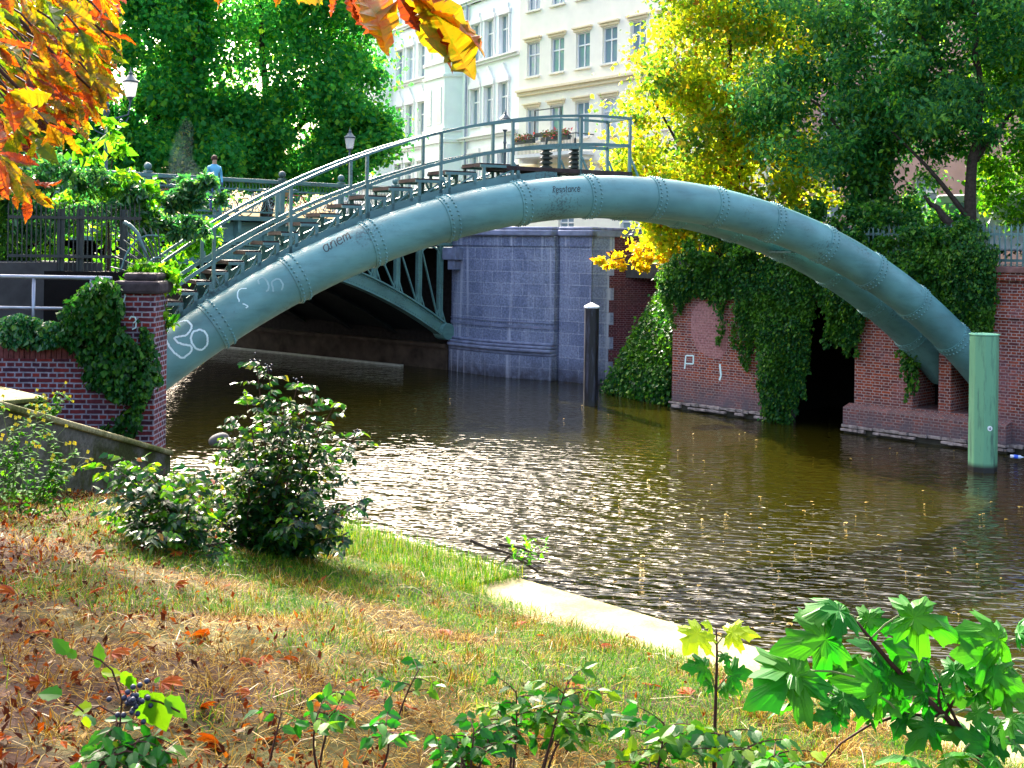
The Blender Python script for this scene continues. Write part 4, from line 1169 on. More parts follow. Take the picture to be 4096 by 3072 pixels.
def person(loc_, rz, label, skin, top, leg, hair):
    e = empty('person', loc_, rz, label, 'person')
    J = [(0,0,.95),(0,0,1.12),(0,0,1.38),(0,.0,1.52),(0,-.01,1.62),(0,-.015,1.72),
         (.10,0,.90),(.11,.02,.50),(.11,.05,.08),(.11,-.10,.03), (-.10,0,.90),(-.11,-.05,.50),(-.11,0,.08),(-.11,-.14,.03),
         (.19,0,1.42),(.25,.03,1.16),(.24,-.06,.93),(.24,-.08,.85), (-.19,0,1.42),(-.25,.03,1.16),(-.24,-.06,.93),(-.24,-.08,.85)]
    E = [(0,1),(1,2),(2,3),(3,4),(4,5),(0,6),(6,7),(7,8),(8,9),(0,10),(10,11),(11,12),(12,13),(2,14),(14,15),(15,16),(16,17),(2,18),(18,19),(19,20),(20,21)]
    rad = [.15,.13,.15,.055,.085,.075,.09,.065,.045,.035,.09,.065,.045,.035,.065,.045,.033,.028,.065,.045,.033,.028]
    me = bpy.data.meshes.new('body'); me.from_pydata(J, E, []); me.update()
    o = link('body', me, None, e)
    m, nt, bs = newmat('person_skin_clothes')
    tc = N(nt,'ShaderNodeTexCoord'); sp = N(nt,'ShaderNodeSeparateXYZ'); nt.links.new(tc.outputs['Object'], sp.inputs[0])
    mp = N(nt,'ShaderNodeMath', operation='DIVIDE'); nt.links.new(sp.outputs[2], mp.inputs[0]); mp.inputs[1].default_value = 1.8
    rr = N(nt,'ShaderNodeValToRGB'); rr.color_ramp.interpolation = 'CONSTANT'; el = rr.color_ramp.elements
    while len(el) < 4: el.new(.5)
    for k_, (pp, cc) in enumerate(((0,(.05,.04,.04)),(.06,leg),(.53,top),(.845,skin))): el[k_].position = pp; el[k_].color = (*cc,1)
    nt.links.new(mp.outputs[0], rr.inputs[0]); nt.links.new(rr.outputs[0], bs.inputs['Base Color']); bs.inputs['Roughness'].default_value = .8
    me.materials.append(m)
    sk = o.modifiers.new('skin','SKIN'); sk.use_smooth_shade = True
    for i_, v_ in enumerate(me.skin_vertices[0].data): v_.radius = (rad[i_], rad[i_]*.85); v_.use_root = (i_ == 0)
    su = o.modifiers.new('sub','SUBSURF'); su.levels = 1; su.render_levels = 1
    mb = MB(); mb.ball((0,.015,1.715), .102, 12, 8, 1.05); smooth_obj(mb.build('hair', plain('hair', hair, .7), e), 60)
pp_ = at(214, 200, 38.2)
person((pp_.x, 38.2, DECK), .6, 'person in a light blue top standing on the bridge among the leaves at left', (.45,.28,.2), (.12,.42,.62), (.05,.08,.2), (.08,.04,.03))
# things floating or lying by the far plinth
bt = empty('plastic_bottle', at(1016, 457.5, 29.3), AU+.3, 'small blue and white plastic bottle floating by the far wall', 'bottle')
mb = MB(); mb.tube([(-.13,0,.02),(.1,0,.02),(.14,0,.02),(.17,0,.02)], [.045,.045,.02,.018], 10); mb.build('body', plain('bottle_body', (.55,.65,.9), .2), bt, smooth=True)
mb = MB(); mb.tube([(-.05,0,.02),(.05,0,.02)], .047, 10); mb.build('bottle_label', plain('bottle_band', (.03,.12,.7), .4), bt, smooth=True)

# ------------------------------------------------------------------ foliage materials
G = {}
G['plane'] = leafmat('plane_leaf', [(0,(.020,.18,.048)),(.5,(.035,.27,.060)),(.85,(.10,.36,.04)),(1,(.24,.45,.03))], .62, .45, tboost=1.6)
G['maple'] = leafmat('maple_leaf', [(0,(.12,.27,.012)),(.35,(.30,.42,.012)),(.75,(.52,.54,.010)),(.93,(.50,.34,.012)),(1,(.25,.08,.02))], .58, .45, patch=[(0,(.03,.12,.02)),(.6,(.10,.24,.02)),(1,(.35,.24,.02))], patch_scale=.5, tboost=1.5)
G['dark'] = leafmat('dark_leaf', [(0,(.008,.08,.022)),(.5,(.016,.14,.032)),(.85,(.06,.22,.02)),(1,(.18,.32,.02))], .52, .4, patch=[(0,(.03,.15,.08)),(.6,(.07,.26,.08)),(1,(.22,.42,.04))], patch_scale=.45, tboost=1.7)
G['lime'] = leafmat('lime_leaf', [(0,(.025,.14,.006)),(.6,(.07,.25,.008)),(1,(.20,.36,.012))], .58, .45, tboost=1.5)
G['ivy'] = leafmat('ivy_leaf', [(0,(.005,.045,.012)),(.5,(.014,.105,.020)),(.85,(.045,.17,.016)),(1,(.15,.26,.015))], .42, .45, patch=[(0,(.010,.08,.010)),(1,(.08,.22,.012))], patch_scale=1.1)
G['ivy_left'] = leafmat('ivy_left_leaf', [(0,(.006,.05,.008)),(.6,(.014,.10,.014)),(1,(.07,.19,.012))], .38, .35)
G['glossy'] = leafmat('glossy_leaf', [(0,(.010,.09,.035)),(.6,(.03,.17,.05)),(1,(.12,.28,.04))], .45, .25, spec=.7)
G['weed'] = leafmat('weed_leaf', [(0,(.012,.08,.004)),(.6,(.03,.14,.006)),(1,(.09,.22,.008))], .4, .75, spec=.08)
G['yellowbit'] = leafmat('yellow_branch_leaf', [(0,(.40,.40,.006)),(.6,(.70,.55,.006)),(.85,(.65,.32,.01)),(1,(.45,.12,.01))], .5, .45, tboost=1.4)
BARK = plain('bark', (.045,.035,.028), .95, var=.5, scale=12, bmp=.6)

def tree(name, base, label, mat, trunk_r, limbs, clumps, n, size, seed, hang=.3, aspect=.6, group=None, cat='tree', flat=.75, bark=BARK):
    """limbs: list of point lists relative to base; clumps: list of (centre, radius, share) relative to base"""
    r = np.random.default_rng(seed)
    e = empty(name, base, 0, label, cat, group)
    mb = MB()
    for L in limbs:
        L = [Vector(p) for p in L]; m = len(L)
        r0 = trunk_r if L[0].length < .5 else trunk_r*.45
        fine = []
        for i in range(m-1):
            for k in range(3): fine.append(L[i].lerp(L[i+1], k/3) + Vector(r.normal(size=3))*(.0 if i == 0 and k == 0 else .04*trunk_r/.2))
        fine.append(L[-1])
        mb.tube(fine, [r0*(1-.8*k/(len(fine)-1)) for k in range(len(fine))], 8)
    mb.build('trunk', bark, e, smooth=True)
    cen = []; rad = []
    for c, R0, k in clumps:
        for q in range(k):
            p = in_ball(1, r, .45)[0]
            cen.append(np.array(c) + p*np.array(R0)); rad.append(min(R0)*(.26 + .22*r.random()))
    cen = np.array(cen); rad = np.array(rad)
    P = clump_points(cen, rad, n, r, flat)
    quads('crown', leaf_quads(P, size, r, .5, aspect, hang), mat, e)
    return e

# plane trees beyond the bridge (left of the houses)
tree('plane_tree', (-13.6, 66, 4.7), 'large dense green plane tree behind the bridge, next to the white house', G['plane'], .42,
     [[(0,0,0),(.2,0,3),(.4,0,6),(-.3,0,10),(-.5,0,15)],[(.4,0,5),(2.5,.5,8),(4,0,11.5)],[(.3,0,5.5),(-2.5,0,9),(-4,0,13)],[(0,0,8),(1.5,1,12),(2.2,0,17)]],
     [((0.6,0,9.6),(6.6,3.4,6.2),80),((2.6,-1,6.0),(4.6,2.4,2.9),46),((-2.5,-1,5.6),(3.6,2.4,2.6),34),((-1,0,15),(5.5,3.4,4.5),44)], 88000, .25, 21, .3, .8, 'plane trees beyond the bridge')
tree('plane_tree', (-20.5, 63, 4.7), 'large green plane tree behind the double street lamp', G['plane'], .45,
     [[(0,0,0),(.2,0,3),(.1,0,6),(.4,0,10),(.5,0,16)],[(.2,0,5),(3,.5,8.5),(4,0,12)],[(.3,0,5.5),(-2.5,0,9),(-4,0,13)]],
     [((0,0,9.5),(6.4,3.4,6.5),85),((1.5,-1,5.0),(5.4,2.4,3.4),55),((1,0,16),(5.8,3.4,4.2),42)], 88000, .25, 22, .3, .8, 'plane trees beyond the bridge')
tree('plane_tree', (-30, 60, 4.7), 'green plane tree at the far left behind the orange leaves', G['plane'], .4,
     [[(0,0,0),(.2,0,4),(.1,0,9),(.4,0,14)]],
     [((0,0,10),(6,5,8),110),((0,-1,4.5),(6,3,4),60)], 34000, .28, 23, .3, .75, 'plane trees beyond the bridge')
# trees on the far bank, right
tree('maple_tree', (6.9, 40.4, 4.7), 'yellow autumn maple behind the far wall at the middle right', G['maple'], .19,
     [[(0,0,0),(.1,0,2),(.2,0,4.5),(.4,0,8),(.3,0,12)],[(.1,0,2.2),(-1.4,0,4),(-2.5,0,6)],[(.2,0,3),(1.6,.3,5.5),(2.3,0,8)],[(0,0,1.2),(.9,-.3,3.5),(1.4,-.3,6)]],
     [((-1.0,0,3.6),(2.5,2.0,2.9),64),((.3,0,6.9),(3.0,2.2,2.8),64),((1.2,-.4,2.3),(2.5,1.8,2.4),44),((-.6,-.2,1.3),(1.9,1.4,1.0),20),((.3,0,10.4),(3.2,2.2,2.8),54)], 56000, .17, 24, .35, .7)
tree('yellow_shrub', (5.4, 42.2, 4.6), 'bright yellow leafy branch overhanging the wall below the pipe', G['yellowbit'], .07,
     [[(0,0,0),(-.4,-.6,.5),(-1.0,-1.2,.35),(-2.0,-1.6,.1)],[(0,0,0),(.3,-.8,.4),(.6,-1.6,.2)]],
     [((-.5,-1.3,.25),(1.5,.8,.45),26),((-1.8,-1.6,.05),(.9,.4,.18),10),((.6,-1.3,.25),(1.0,.7,.5),16)], 5200, .12, 25, .5, .55, cat='shrub')
tree('locust_tree', (11.2, 36.0, 4.7), 'tall dark green tree wrapped in ivy behind the right part of the pipe', G['dark'], .2,
     [[(0,0,-.3),(-.1,0,2),(.0,0,4),(.3,0,7),(.2,0,11)],[(0,0,2),(-1.6,-.3,4.2),(-3.4,-.4,5.6)],[(0,0,3),(1.4,.2,4.8),(2.6,0,6.8)],[(.1,0,4.5),(-1.2,0,6.5),(-2,0,9)]],
     [((-2.0,0,4.6),(2.3,1.8,1.8),44),((.2,0,3.6),(1.9,1.6,2.2),50),((.6,0,6.6),(2.8,2,2.0),50),((-1.0,0,9.4),(3.8,2,2.4),60),((3.0,.8,9),(3.0,2,2.4),40)], 52000, .15, 26, .35, .55, 'green trees on the far right bank')
tree('locust_tree', (13.0, 34.0, 4.7), 'green tree with forked black trunk behind the picket fence at the right', G['dark'], .2,
     [[(0,0,-.3),(.0,0,2),(.15,0,3.6),(.2,0,5.2),(-.1,0,7.4),(-.5,0,10)],[(.05,0,1.2),(-1.2,.2,2.8),(-2.3,.2,3.9)],[(.1,0,3.0),(1.0,0,4.2),(1.9,0,5.6)],[(.0,0,.4),(-.8,.1,1.5),(-1.3,.1,2.0)],[(.2,0,4.2),(-1.4,0,6.4),(-2.6,0,8)]],
     [((-1.6,0,5.0),(1.7,1.4,1.2),30),((.6,.3,4.4),(1.8,1.4,1.2),26),((0,0,7.2),(2.6,2,1.6),50),((.5,.3,9.4),(3,2,2),40)], 26000, .15, 27, .4, .5, 'green trees on the far right bank')
tree('lime_tree', (16.6, 35.5, 4.7), 'bright green leafy tree at the far right edge', G['lime'], .18,
     [[(0,0,-.3),(.0,0,2.5),(.15,0,4.6),(.2,0,8)],[(.05,0,2.2),(-1.2,.2,3.4)]],
     [((-1.0,-.8,2.6),(2.0,1.5,1.4),40),((-.5,0,5.6),(2.4,1.6,1.8),50),((0,0,8.6),(2.8,2,2.2),50)], 26000, .16, 28, .35, .6)
tree('background_tree', (15, 56, 4.7), 'dense dark tree far behind the yellow maple', G['dark'], .3,
     [[(0,0,0),(.1,0,4),(.2,0,12)]], [((0,0,5),(5,3,4.5),70),((0,0,11),(6,4,5),80)], 26000, .26, 29, .3, .6)
# shrubbery along the far wall top
hb = PW + U*6.4 + NV*.25 + Vector((0,0,4.5))
tree('hedge', hb, 'dense dark green shrubbery on top of the far wall behind the pipe', G['ivy'], .05,
     [[(0,0,0),(.1,0,1)]], [(tuple(U*dt - NV*.12 + Vector((0,0,zz_))), (rr_,.5,hh_), kk_) for dt, zz_, rr_, hh_, kk_ in ((-4.6,.5,1.2,.7,26),(-2.8,.8,1.3,1.0,30),(-1.0,.95,1.3,1.1,34),(.8,.85,1.3,1.1,34),(2.2,.5,.9,1.0,30),(2.9,.75,.55,.75,16))], 34000, .12, 30, .4, .7, cat='hedge')
tree('flowering_shrub', (13.4, 36.6, 4.6), 'dark shrub at the foot of the forked black trunk', G['dark'], .05,
     [[(0,0,0),(.1,0,1)]], [((-.2,0,.9),(1.8,.9,.8),30),((2.2,0,1.0),(1.6,.9,.7),24)], 9000, .13, 31, .4, .6, cat='shrub')

# ------------------------------------------------------------------ ivy
def strands(t0, t1, zt, zl, n, per, r, y=-.08, spread=.05):
    """hanging strands on the far wall between t0 and t1 from zt(t) down to lengths zl(t)"""
    P = []
    for k in range(n):
        t = r.uniform(t0, t1); z1 = zt(t) + .2*r.normal(); L = max(.15, zl(t)*(.45 + .75*r.random()**1.5)); m = max(3, int(per*L))
        u = r.random(m); w = .02 + .05*np.sqrt(u)
        P.append(np.c_[t + .12*np.sin(u*5+k) + r.normal(size=m)*(.05+.03*(1-u)), y - np.abs(r.normal(size=m))*(.16*(1-u)+spread), z1 - L*u])
    return np.concatenate(P)
def ivy_obj(name, label, P, mat, size, r, parent_loc=PW, rz=AU, hang=.9, out=(0,-.8,-.2)):
    e = empty(name, parent_loc, rz, label, 'ivy')
    quads('foliage', leaf_quads(P, size, r, .2, .8, hang, dirs=np.array(out)), mat, e)
    return e
r = np.random.default_rng(41)
P = np.concatenate([
    strands(-.25, 3.6, lambda t: 4.45, lambda t: .8 - .12*abs(t-1.4), 110, 260, r),
    strands(-.2, .5, lambda t: 4.2, lambda t: 1.2, 18, 200, r), strands(1.7, 3.4, lambda t: 4.0, lambda t: 2.1, 15, 220, r)])
e = ivy_obj('ivy', 'curtain of ivy hanging over the top of the left brick pier of the far wall', P, G['ivy'], .082, r)
P = np.concatenate([strands(3.5, 5.0, lambda t: 4.5, lambda t: 3.5 - 1.0*max(0, t-4.2), 130, 220, r), strands(3.6, 4.8, lambda t: 3.0, lambda t: 2.6-.8*max(0,t-4), 70, 200, r), strands(3.7, 4.2, lambda t: 2.2, lambda t: 2.0, 34, 190, r, -.05, .12)])
ivy_obj('ivy', 'thick ivy falling over the left edge of the dark dock opening', P, G['ivy'], .082, r)
P = np.concatenate([strands(4.8, 8.6, lambda t: 4.9, lambda t: 1.2, 120, 170, r), strands(5.6, 6.7, lambda t: 4.2, lambda t: 1.7, 30, 190, r)])
ivy_obj('ivy', 'ivy fringe above the dock opening beneath the pipe', P, G['ivy'], .082, r)
P = np.concatenate([strands(9.5, 10.35, lambda t: 5.2, lambda t: 2.1, 70, 200, r), strands(8.3, 9.9, lambda t: 5.1, lambda t: 1.4, 90, 190, r)])
ivy_obj('ivy', 'ivy trailing down the far wall left of the picket fence coping', P, G['ivy'], .082, r)
P = np.concatenate([strands(8.15, 8.3, lambda t: 2.6, lambda t: 1.4, 5, 60, r), strands(7.75, 8.2, lambda t: 3.0, lambda t: .9, 6, 50, r)])
ivy_obj('ivy', 'small ivy strand beside the pipe niche in the far wall', P, G['ivy'], .11, r)
# ivy bank: slope between the recessed wall and the pier
def bank_pt(u, v):
    """u across (0 left .. 1 by the pier), v up (0 water .. 1 top)"""
    A0 = Vector((3.35, 42.4, 0)); A1 = Vector((5.25, 39.0, 0))
    B0 = Vector((6.2, 42.2, 4.7)); B1 = Vector((6.0, 39.7, 4.5))
    p = (A0.lerp(A1, u)).lerp(B0.lerp(B1, u), v); return p + Vector((-.25,-.3,.0))*math.sin(v*3.1)*.7
mb = MB(); g = 12; Vv = [bank_pt(i/g, k/g) for k in range(g+1) for i in range(g+1)]
mb.add(Vv, [(k*(g+1)+i, k*(g+1)+i+1, (k+1)*(g+1)+i+1, (k+1)*(g+1)+i) for k in range(g) for i in range(g)])
e = empty('ivy', (0,0,0), 0, 'ivy-covered bank sloping to the water left of the far brick pier', 'ivy')
mb.build('earth', M['soil'], e, smooth=True)
uu, vv = r.random(17000), r.random(17000)
P = np.array([bank_pt(a_, b_) for a_, b_ in zip(uu, vv)]) + r.normal(size=(17000,3))*.09 + np.array([-.1,-.12,.08])
quads('foliage', leaf_quads(P, .11, r, .5, .85, .5, dirs=np.array([-.4,-.6,-.1])), G['ivy'], e)
# ivy on the trunk
P = np.c_[r.normal(size=5200)*.42, r.normal(size=5200)*.3, r.random(5200)*5.2]
P[:,0] *= (1.15 - .12*P[:,2]); P[:,0] += -.15*np.sin(P[:,2])
ivy_obj('ivy', 'ivy column climbing the trunk right of the yellow maple', P, G['ivy'], .14, r, (10.6, 35.3, 4.4), 0, .6, (0,-.5,0))
# ivy on the left wall
r = np.random.default_rng(43)
def lw_pts(n, poly):
    """points on the left wall face inside a picture polygon"""
    poly = np.array(poly, float); out = []
    lo, hi = poly.min(0), poly.max(0)
    while len(out) < n:
        q = lo + (hi-lo)*r.random(2); c = False; j = len(poly)-1
        for i in range(len(poly)):
            if ((poly[i,1] > q[1]) != (poly[j,1] > q[1])) and q[0] < (poly[j,0]-poly[i,0])*(q[1]-poly[i,1])/(poly[j,1]-poly[i,1])+poly[i,0]: c = not c
            j = i
        if c and math.sin(q[0]*.31+1)*math.sin(q[1]*.27) + .5*math.sin(q[0]*.9+q[1]*.5) + r.normal()*.35 > -.55: out.append(q)
    return np.array(out)
def left_ivy(poly, n, size, depth, label, mat, dmin=.03, Y=18.28):
    q = lw_pts(n, poly); P = []
    for x, y in q:
        p = at(x, y, Y - dmin - depth*r.random()**1.4); P.append(p)
    P = np.array(P)
    e = empty('ivy', (-8, Y, 3), 0, label, 'ivy'); P = P - np.array([-8, Y, 3])
    quads('foliage', leaf_quads(P, size, r, .35, .8, .7, dirs=np.array([.1,-.6,-.2])), mat, e); return e
left_ivy([(62,318),(92,305),(112,312),(126,332),(146,352),(156,378),(150,394),(142,408),(140,426),(134,420),(128,396),(116,402),(100,388),(88,386),(84,372),(76,352),(66,345),(54,335)], 4300, .082, .40, 'dense dark ivy hanging down the left brick wall and pier', G['ivy_left'])
left_ivy([(0,318),(20,312),(40,318),(62,322),(70,342),(40,346),(0,344)], 1900, .08, .34, 'pale-leaved ivy along the top of the low left brick wall', G['glossy'])
left_ivy([(58,312),(74,296),(84,284),(100,276),(120,284),(124,310),(112,335),(80,335)], 2500, .085, .45, 'ivy mound climbing over the grey railing beside the pier', G['ivy_left'])
left_ivy([(138,318),(152,334),(158,356),(162,380),(158,388),(150,372),(142,345)], 360, .08, .2, 'ivy trailing round the corner of the left brick pier', G['ivy_left'])
left_ivy([(95,430),(104,425),(138,398),(140,428),(132,438),(120,432)], 160, .09, .12, 'sparse ivy strand at the foot of the left brick wall', G['ivy_left'])

# ------------------------------------------------------------------ left: hedge, bushes, vine
tree('hedge', (-8.2, 24.2, 4.5), 'bright green hedge seen through the bars of the black iron fence', G['lime'], .04, [[(0,0,0),(0,0,1)]],
     [((-.3,0,.75),(1.6,.6,.9),30),((1.3,0,.6),(.9,.6,.7),18),((-2.6,0,.9),(1.5,.6,1.0),24)], 9000, .13, 51, .3, .6, cat='hedge')
tree('dark_bush', (-9.4, 22.6, 4.2), 'dark leafy bush in front of the left end of the black fence', G['ivy'], .06, [[(0,0,0),(0,0,1.4)]],
     [((-.3,-1.0,.9),(1.1,.7,1.1),30),((-1.6,-1,1.4),(1.2,.7,1.4),30),((.5,-1.0,.2),(.7,.4,.5),14),((-.9,-1.0,-.2),(1.3,.6,.6),20)], 13000, .12, 52, .5, .6, cat='bush')
tree('glossy_bush', (-8.9, 22.2, 4.3), 'large bush with glossy pale-lit leaves above the black iron fence', G['glossy'], .06, [[(0,0,0),(.2,0,1.2),(.6,0,2.2)],[(0,0,.5),(-1,0,1.8)]],
     [((.1,-.6,1.7),(1.15,.7,.9),34),((1.2,-.6,1.55),(1.1,.5,.5),24),((-1.2,-.6,2.0),(1.2,.7,1.0),30),((2.5,-.6,1.3),(.6,.3,.4),14),((3.05,-.6,1.15),(.45,.3,.4),12),((3.4,-.6,1.72),(.34,.25,.3),10),((3.0,-.6,1.7),(.4,.3,.25),8)], 15000, .12, 53, .5, .5, cat='bush')
tree('young_maple', (-7.4, 22.0, 4.4), 'spray of bright green leaves in front of the double lamp post', G['lime'], .03, [[(0,0,0),(0,0,1.6),(.1,0,2.7)]],
     [((.0,-.3,2.5),(.6,.4,.35),9),((.35,-.3,1.75),(.6,.4,.25),8),((.8,-.3,1.25),(.4,.3,.3),6)], 420, .17, 54, .5, .6, cat='tree')
tree('vine', (-5.75, 18.9, 3.95), 'yellow-green vine growing over the brick pier beside the stairs', G['lime'], .02, [[(0,0,0),(.1,0,.5),(.0,0,.9)],[(0,0,0),(-.5,0,.4)]],
     [((.05,0,.42),(.42,.25,.4),16),((-.55,0,.15),(.45,.2,.3),9),((.2,0,-.1),(.18,.2,.2),4)], 900, .12, 55, .4, .7, cat='vine')

# ------------------------------------------------------------------ near leaves
def strip_leaf(prof, fold=.12, droop=.18, serr=0.0, nser=0):
    """leaf along +y of length 1: prof = (position, half width)"""
    V, Fc = [], []
    for i, (t, w) in enumerate(prof):
        z = -droop*t*t; ww = w*(1 + (serr if i % 2 else -serr)) if nser else w
        V += [(-ww, t - (serr*.2 if nser and i % 2 else 0), z + fold*ww), (0, t, z), (ww, t - (serr*.2 if nser and i % 2 else 0), z + fold*ww)]
    for i in range(len(prof)-1):
        Fc += [(3*i, 3*i+1, 3*i+4, 3*i+3), (3*i+1, 3*i+2, 3*i+5, 3*i+4)]
    return np.array(V, float), Fc
T_OVATE = strip_leaf([(0,.005),(.1,.16),(.22,.25),(.36,.285),(.5,.27),(.64,.225),(.78,.155),(.9,.075),(1,.004)], .25, .15, .12, 1)
T_OBOV = strip_leaf([(0,.008),(.12,.03),(.25,.058),(.38,.085),(.5,.112),(.6,.13),(.7,.135),(.78,.12),(.85,.095),(.92,.05),(1,.003)], .5, .22, .05, 1)
T_SIMPLE = strip_leaf([(0,.005),(.2,.2),(.45,.28),(.7,.2),(1,.005)], .2, .2)
def ragged(T, seed, amt=.016, bend=.12, wave=.05):
    V, Fc = T; r = np.random.default_rng(seed); V = V.copy(); n = len(V)//3
    for i in range(n):
        t = V[3*i+1,1]; j = 1 + amt*10*r.normal(size=2)
        for q, k in ((0,0),(2,1)): V[3*i+q,0] *= j[k]; V[3*i+q,1] += amt*r.normal(); V[3*i+q,2] += wave*r.normal()*abs(V[3*i+q,0])*4
        V[3*i:3*i+3,0] += bend*(r.random()*.2+.9)*t*t*(1 if seed % 2 else -1); V[3*i:3*i+3,2] += .03*math.sin(t*7+seed)
    return V, Fc
def maple_leaf(curl=.12, seed=None):
    Rr = [(0,0),(.09,-.07),(.27,-.13),(.37,-.17),(.37,-.04),(.52,-.01),(.42,.08),(.31,.17),(.45,.20),(.50,.30),(.68,.40),(.54,.44),(.53,.55),(.36,.50),(.19,.46),(.23,.60),(.33,.72),(.19,.76),(.14,.89),(0,1.06)]
    L_ = [(-x, y) for x, y in Rr[-2:0:-1]]
    O = Rr + L_
    if seed is not None:
        r = np.random.default_rng(seed); O2 = []
        for i in range(len(O)):
            (x0, y0), (x1, y1) = O[i], O[(i+1) % len(O)]; L = math.hypot(x1-x0, y1-y0)
            O2.append((x0 + .012*r.normal(), y0 + .012*r.normal()))
            if L > .12: O2.append((x0*.5+x1*.5 + .5*(y1-y0)*.10*r.random() + .008*r.normal(), y0*.5+y1*.5 - .5*(x1-x0)*.10*r.random() + .008*r.normal()))
        O = O2
    V = [(0,.22,.05)]
    mid = [(x*.5, .22+(y-.22)*.5) for x, y in O]
    for x, y in mid: V.append((x, y, .04 - curl*.35*(x*x + (y-.2)**2) + .04*abs(math.sin(3*math.atan2(x, y+.05)))))
    for x, y in O: V.append((x, y, -curl*(x*x+(y-.2)**2)*1.6 + .04*abs(math.sin(3*math.atan2(x, y+.05)))))
    n = len(O); Fc = []
    for i in range(n):
        j = (i+1) % n
        Fc.append((0, 1+i, 1+j)); Fc.append((1+i, 1+n+i, 1+n+j, 1+j))
    return np.array(V, float), Fc
T_MAPLES = [maple_leaf(.08 + .05*k, 100+k) for k in range(6)]
T_FINE = strip_leaf([(0,.008),(.06,.018),(.12,.03),(.19,.045),(.25,.058),(.32,.074),(.38,.085),(.45,.100),(.5,.112),(.55,.122),(.6,.13),(.65,.135),(.7,.135),(.74,.129),(.78,.12),(.82,.106),(.85,.095),(.89,.07),(.92,.05),(.96,.025),(1,.003)], .5, .22, .07, 1)
T_OBOVS = [ragged(T_FINE, k, .012, .05+.03*(k % 4), .05) for k in range(9)]
def lmat(base, d, nrm, s, sx=1.0):
    d = Vector(d).normalized(); nrm = Vector(nrm)
    x = d.cross(nrm); x = x.normalized() if x.length > 1e-4 else Vector((1,0,0)); z = x.cross(d)
    return Matrix(((x.x*s*sx, d.x*s, z.x*s, base[0]),(x.y*s*sx, d.y*s, z.y*s, base[1]),(x.z*s*sx, d.z*s, z.z*s, base[2]),(0,0,0,1)))
def rv(s=1.0): return Vector(R_.normal(size=3))*s
def nearleaf(name, stops, trans, rough, spots=None, tboost=1.25, vein=None):
    m = leafmat(name, stops, trans, rough, tboost=tboost)
    return m
G['mahonia'] = leafmat('mahonia_leaf', [(0,(.003,.024,.006)),(.55,(.007,.050,.008)),(.85,(.025,.11,.006)),(.97,(.14,.22,.008)),(1,(.30,.05,.01))], .33, .30, spec=.35)
G['mahonia_lit'] = leafmat('mahonia_sunlit_leaf', [(0,(.02,.13,.004)),(.7,(.085,.23,.005)),(1,(.22,.33,.008))], .45, .4)  # lighter copy of the leaf, sunlight put into its colour
G['maple_green'] = leafmat('green_maple_leaf', [(0,(.004,.10,.004)),(.6,(.010,.16,.006)),(1,(.035,.22,.008))], .5, .42, patch=[(0,(.008,.12,.004)),(1,(.05,.22,.006))], patch_scale=9)
G['maple_bright'] = leafmat('bright_maple_leaf', [(0,(.22,.42,.015)),(1,(.50,.60,.02))], .55, .4)
def chestnutmat(name='chestnut_leaf', stops=None):
    m, nt, bs = newmat(name)
    g = N(nt, 'ShaderNodeNewGeometry'); tc = N(nt, 'ShaderNodeTexCoord')
    f = noise(nt, 38, 5, tc.outputs['Object'], .7)
    mu = N(nt, 'ShaderNodeMath', operation='MULTIPLY_ADD'); nt.links.new(g.outputs['Random Per Island'], mu.inputs[0]); mu.inputs[1].default_value = .65; 
    h = N(nt, 'ShaderNodeMath', operation='MULTIPLY'); nt.links.new(f, h.inputs[0]); h.inputs[1].default_value = .55; nt.links.new(h.outputs[0], mu.inputs[2])
    c = ramp(nt, mu.outputs[0], stops or [(.18,(.035,.085,.003)),(.36,(.10,.12,.003)),(.48,(.26,.12,.003)),(.58,(.28,.045,.002)),(.72,(.13,.020,.004)),(.88,(.035,.010,.006))])
    nt.links.new(c, bs.inputs['Base Color']); bs.inputs['Roughness'].default_value = .45
    tr = N(nt, 'ShaderNodeBsdfTranslucent'); nt.links.new(mixc(nt, 1.0, c, (1.6,1.35,.8), 'MULTIPLY'), tr.inputs[0])
    ms = N(nt, 'ShaderNodeMixShader'); ms.inputs[0].default_value = .55
    nt.links.new(bs.outputs[0], ms.inputs[1]); nt.links.new(tr.outputs[0], ms.inputs[2]); nt.links.new(ms.outputs[0], nt.nodes['Material Output'].inputs[0])
    return m
G['chestnut'] = chestnutmat()
G['chestnut_green'] = chestnutmat('chestnut_green_leaf', [(.2,(.02,.085,.003)),(.42,(.07,.13,.003)),(.56,(.17,.13,.003)),(.68,(.24,.07,.003)),(.85,(.10,.02,.004))])
STEM = plain('stem', (.05,.02,.015), .7, var=.4); STEM_G = plain('green_stem', (.10,.14,.03), .6)
BERRY = plain('berry', (.012,.018,.05), .45, var=.5)

def ground_at(px, py):
    lo, hi = 1.5, 40
    for _ in range(50):
        Y = (lo+hi)/2; p = at(px, py, Y); t = p.x*U.x + p.y*U.y; n = p.x*NV.x + p.y*NV.y
        if p.z > float(ground_h(np.array(t), np.array(n))): lo = Y
        else: hi = Y
    return at(px, py, lo)

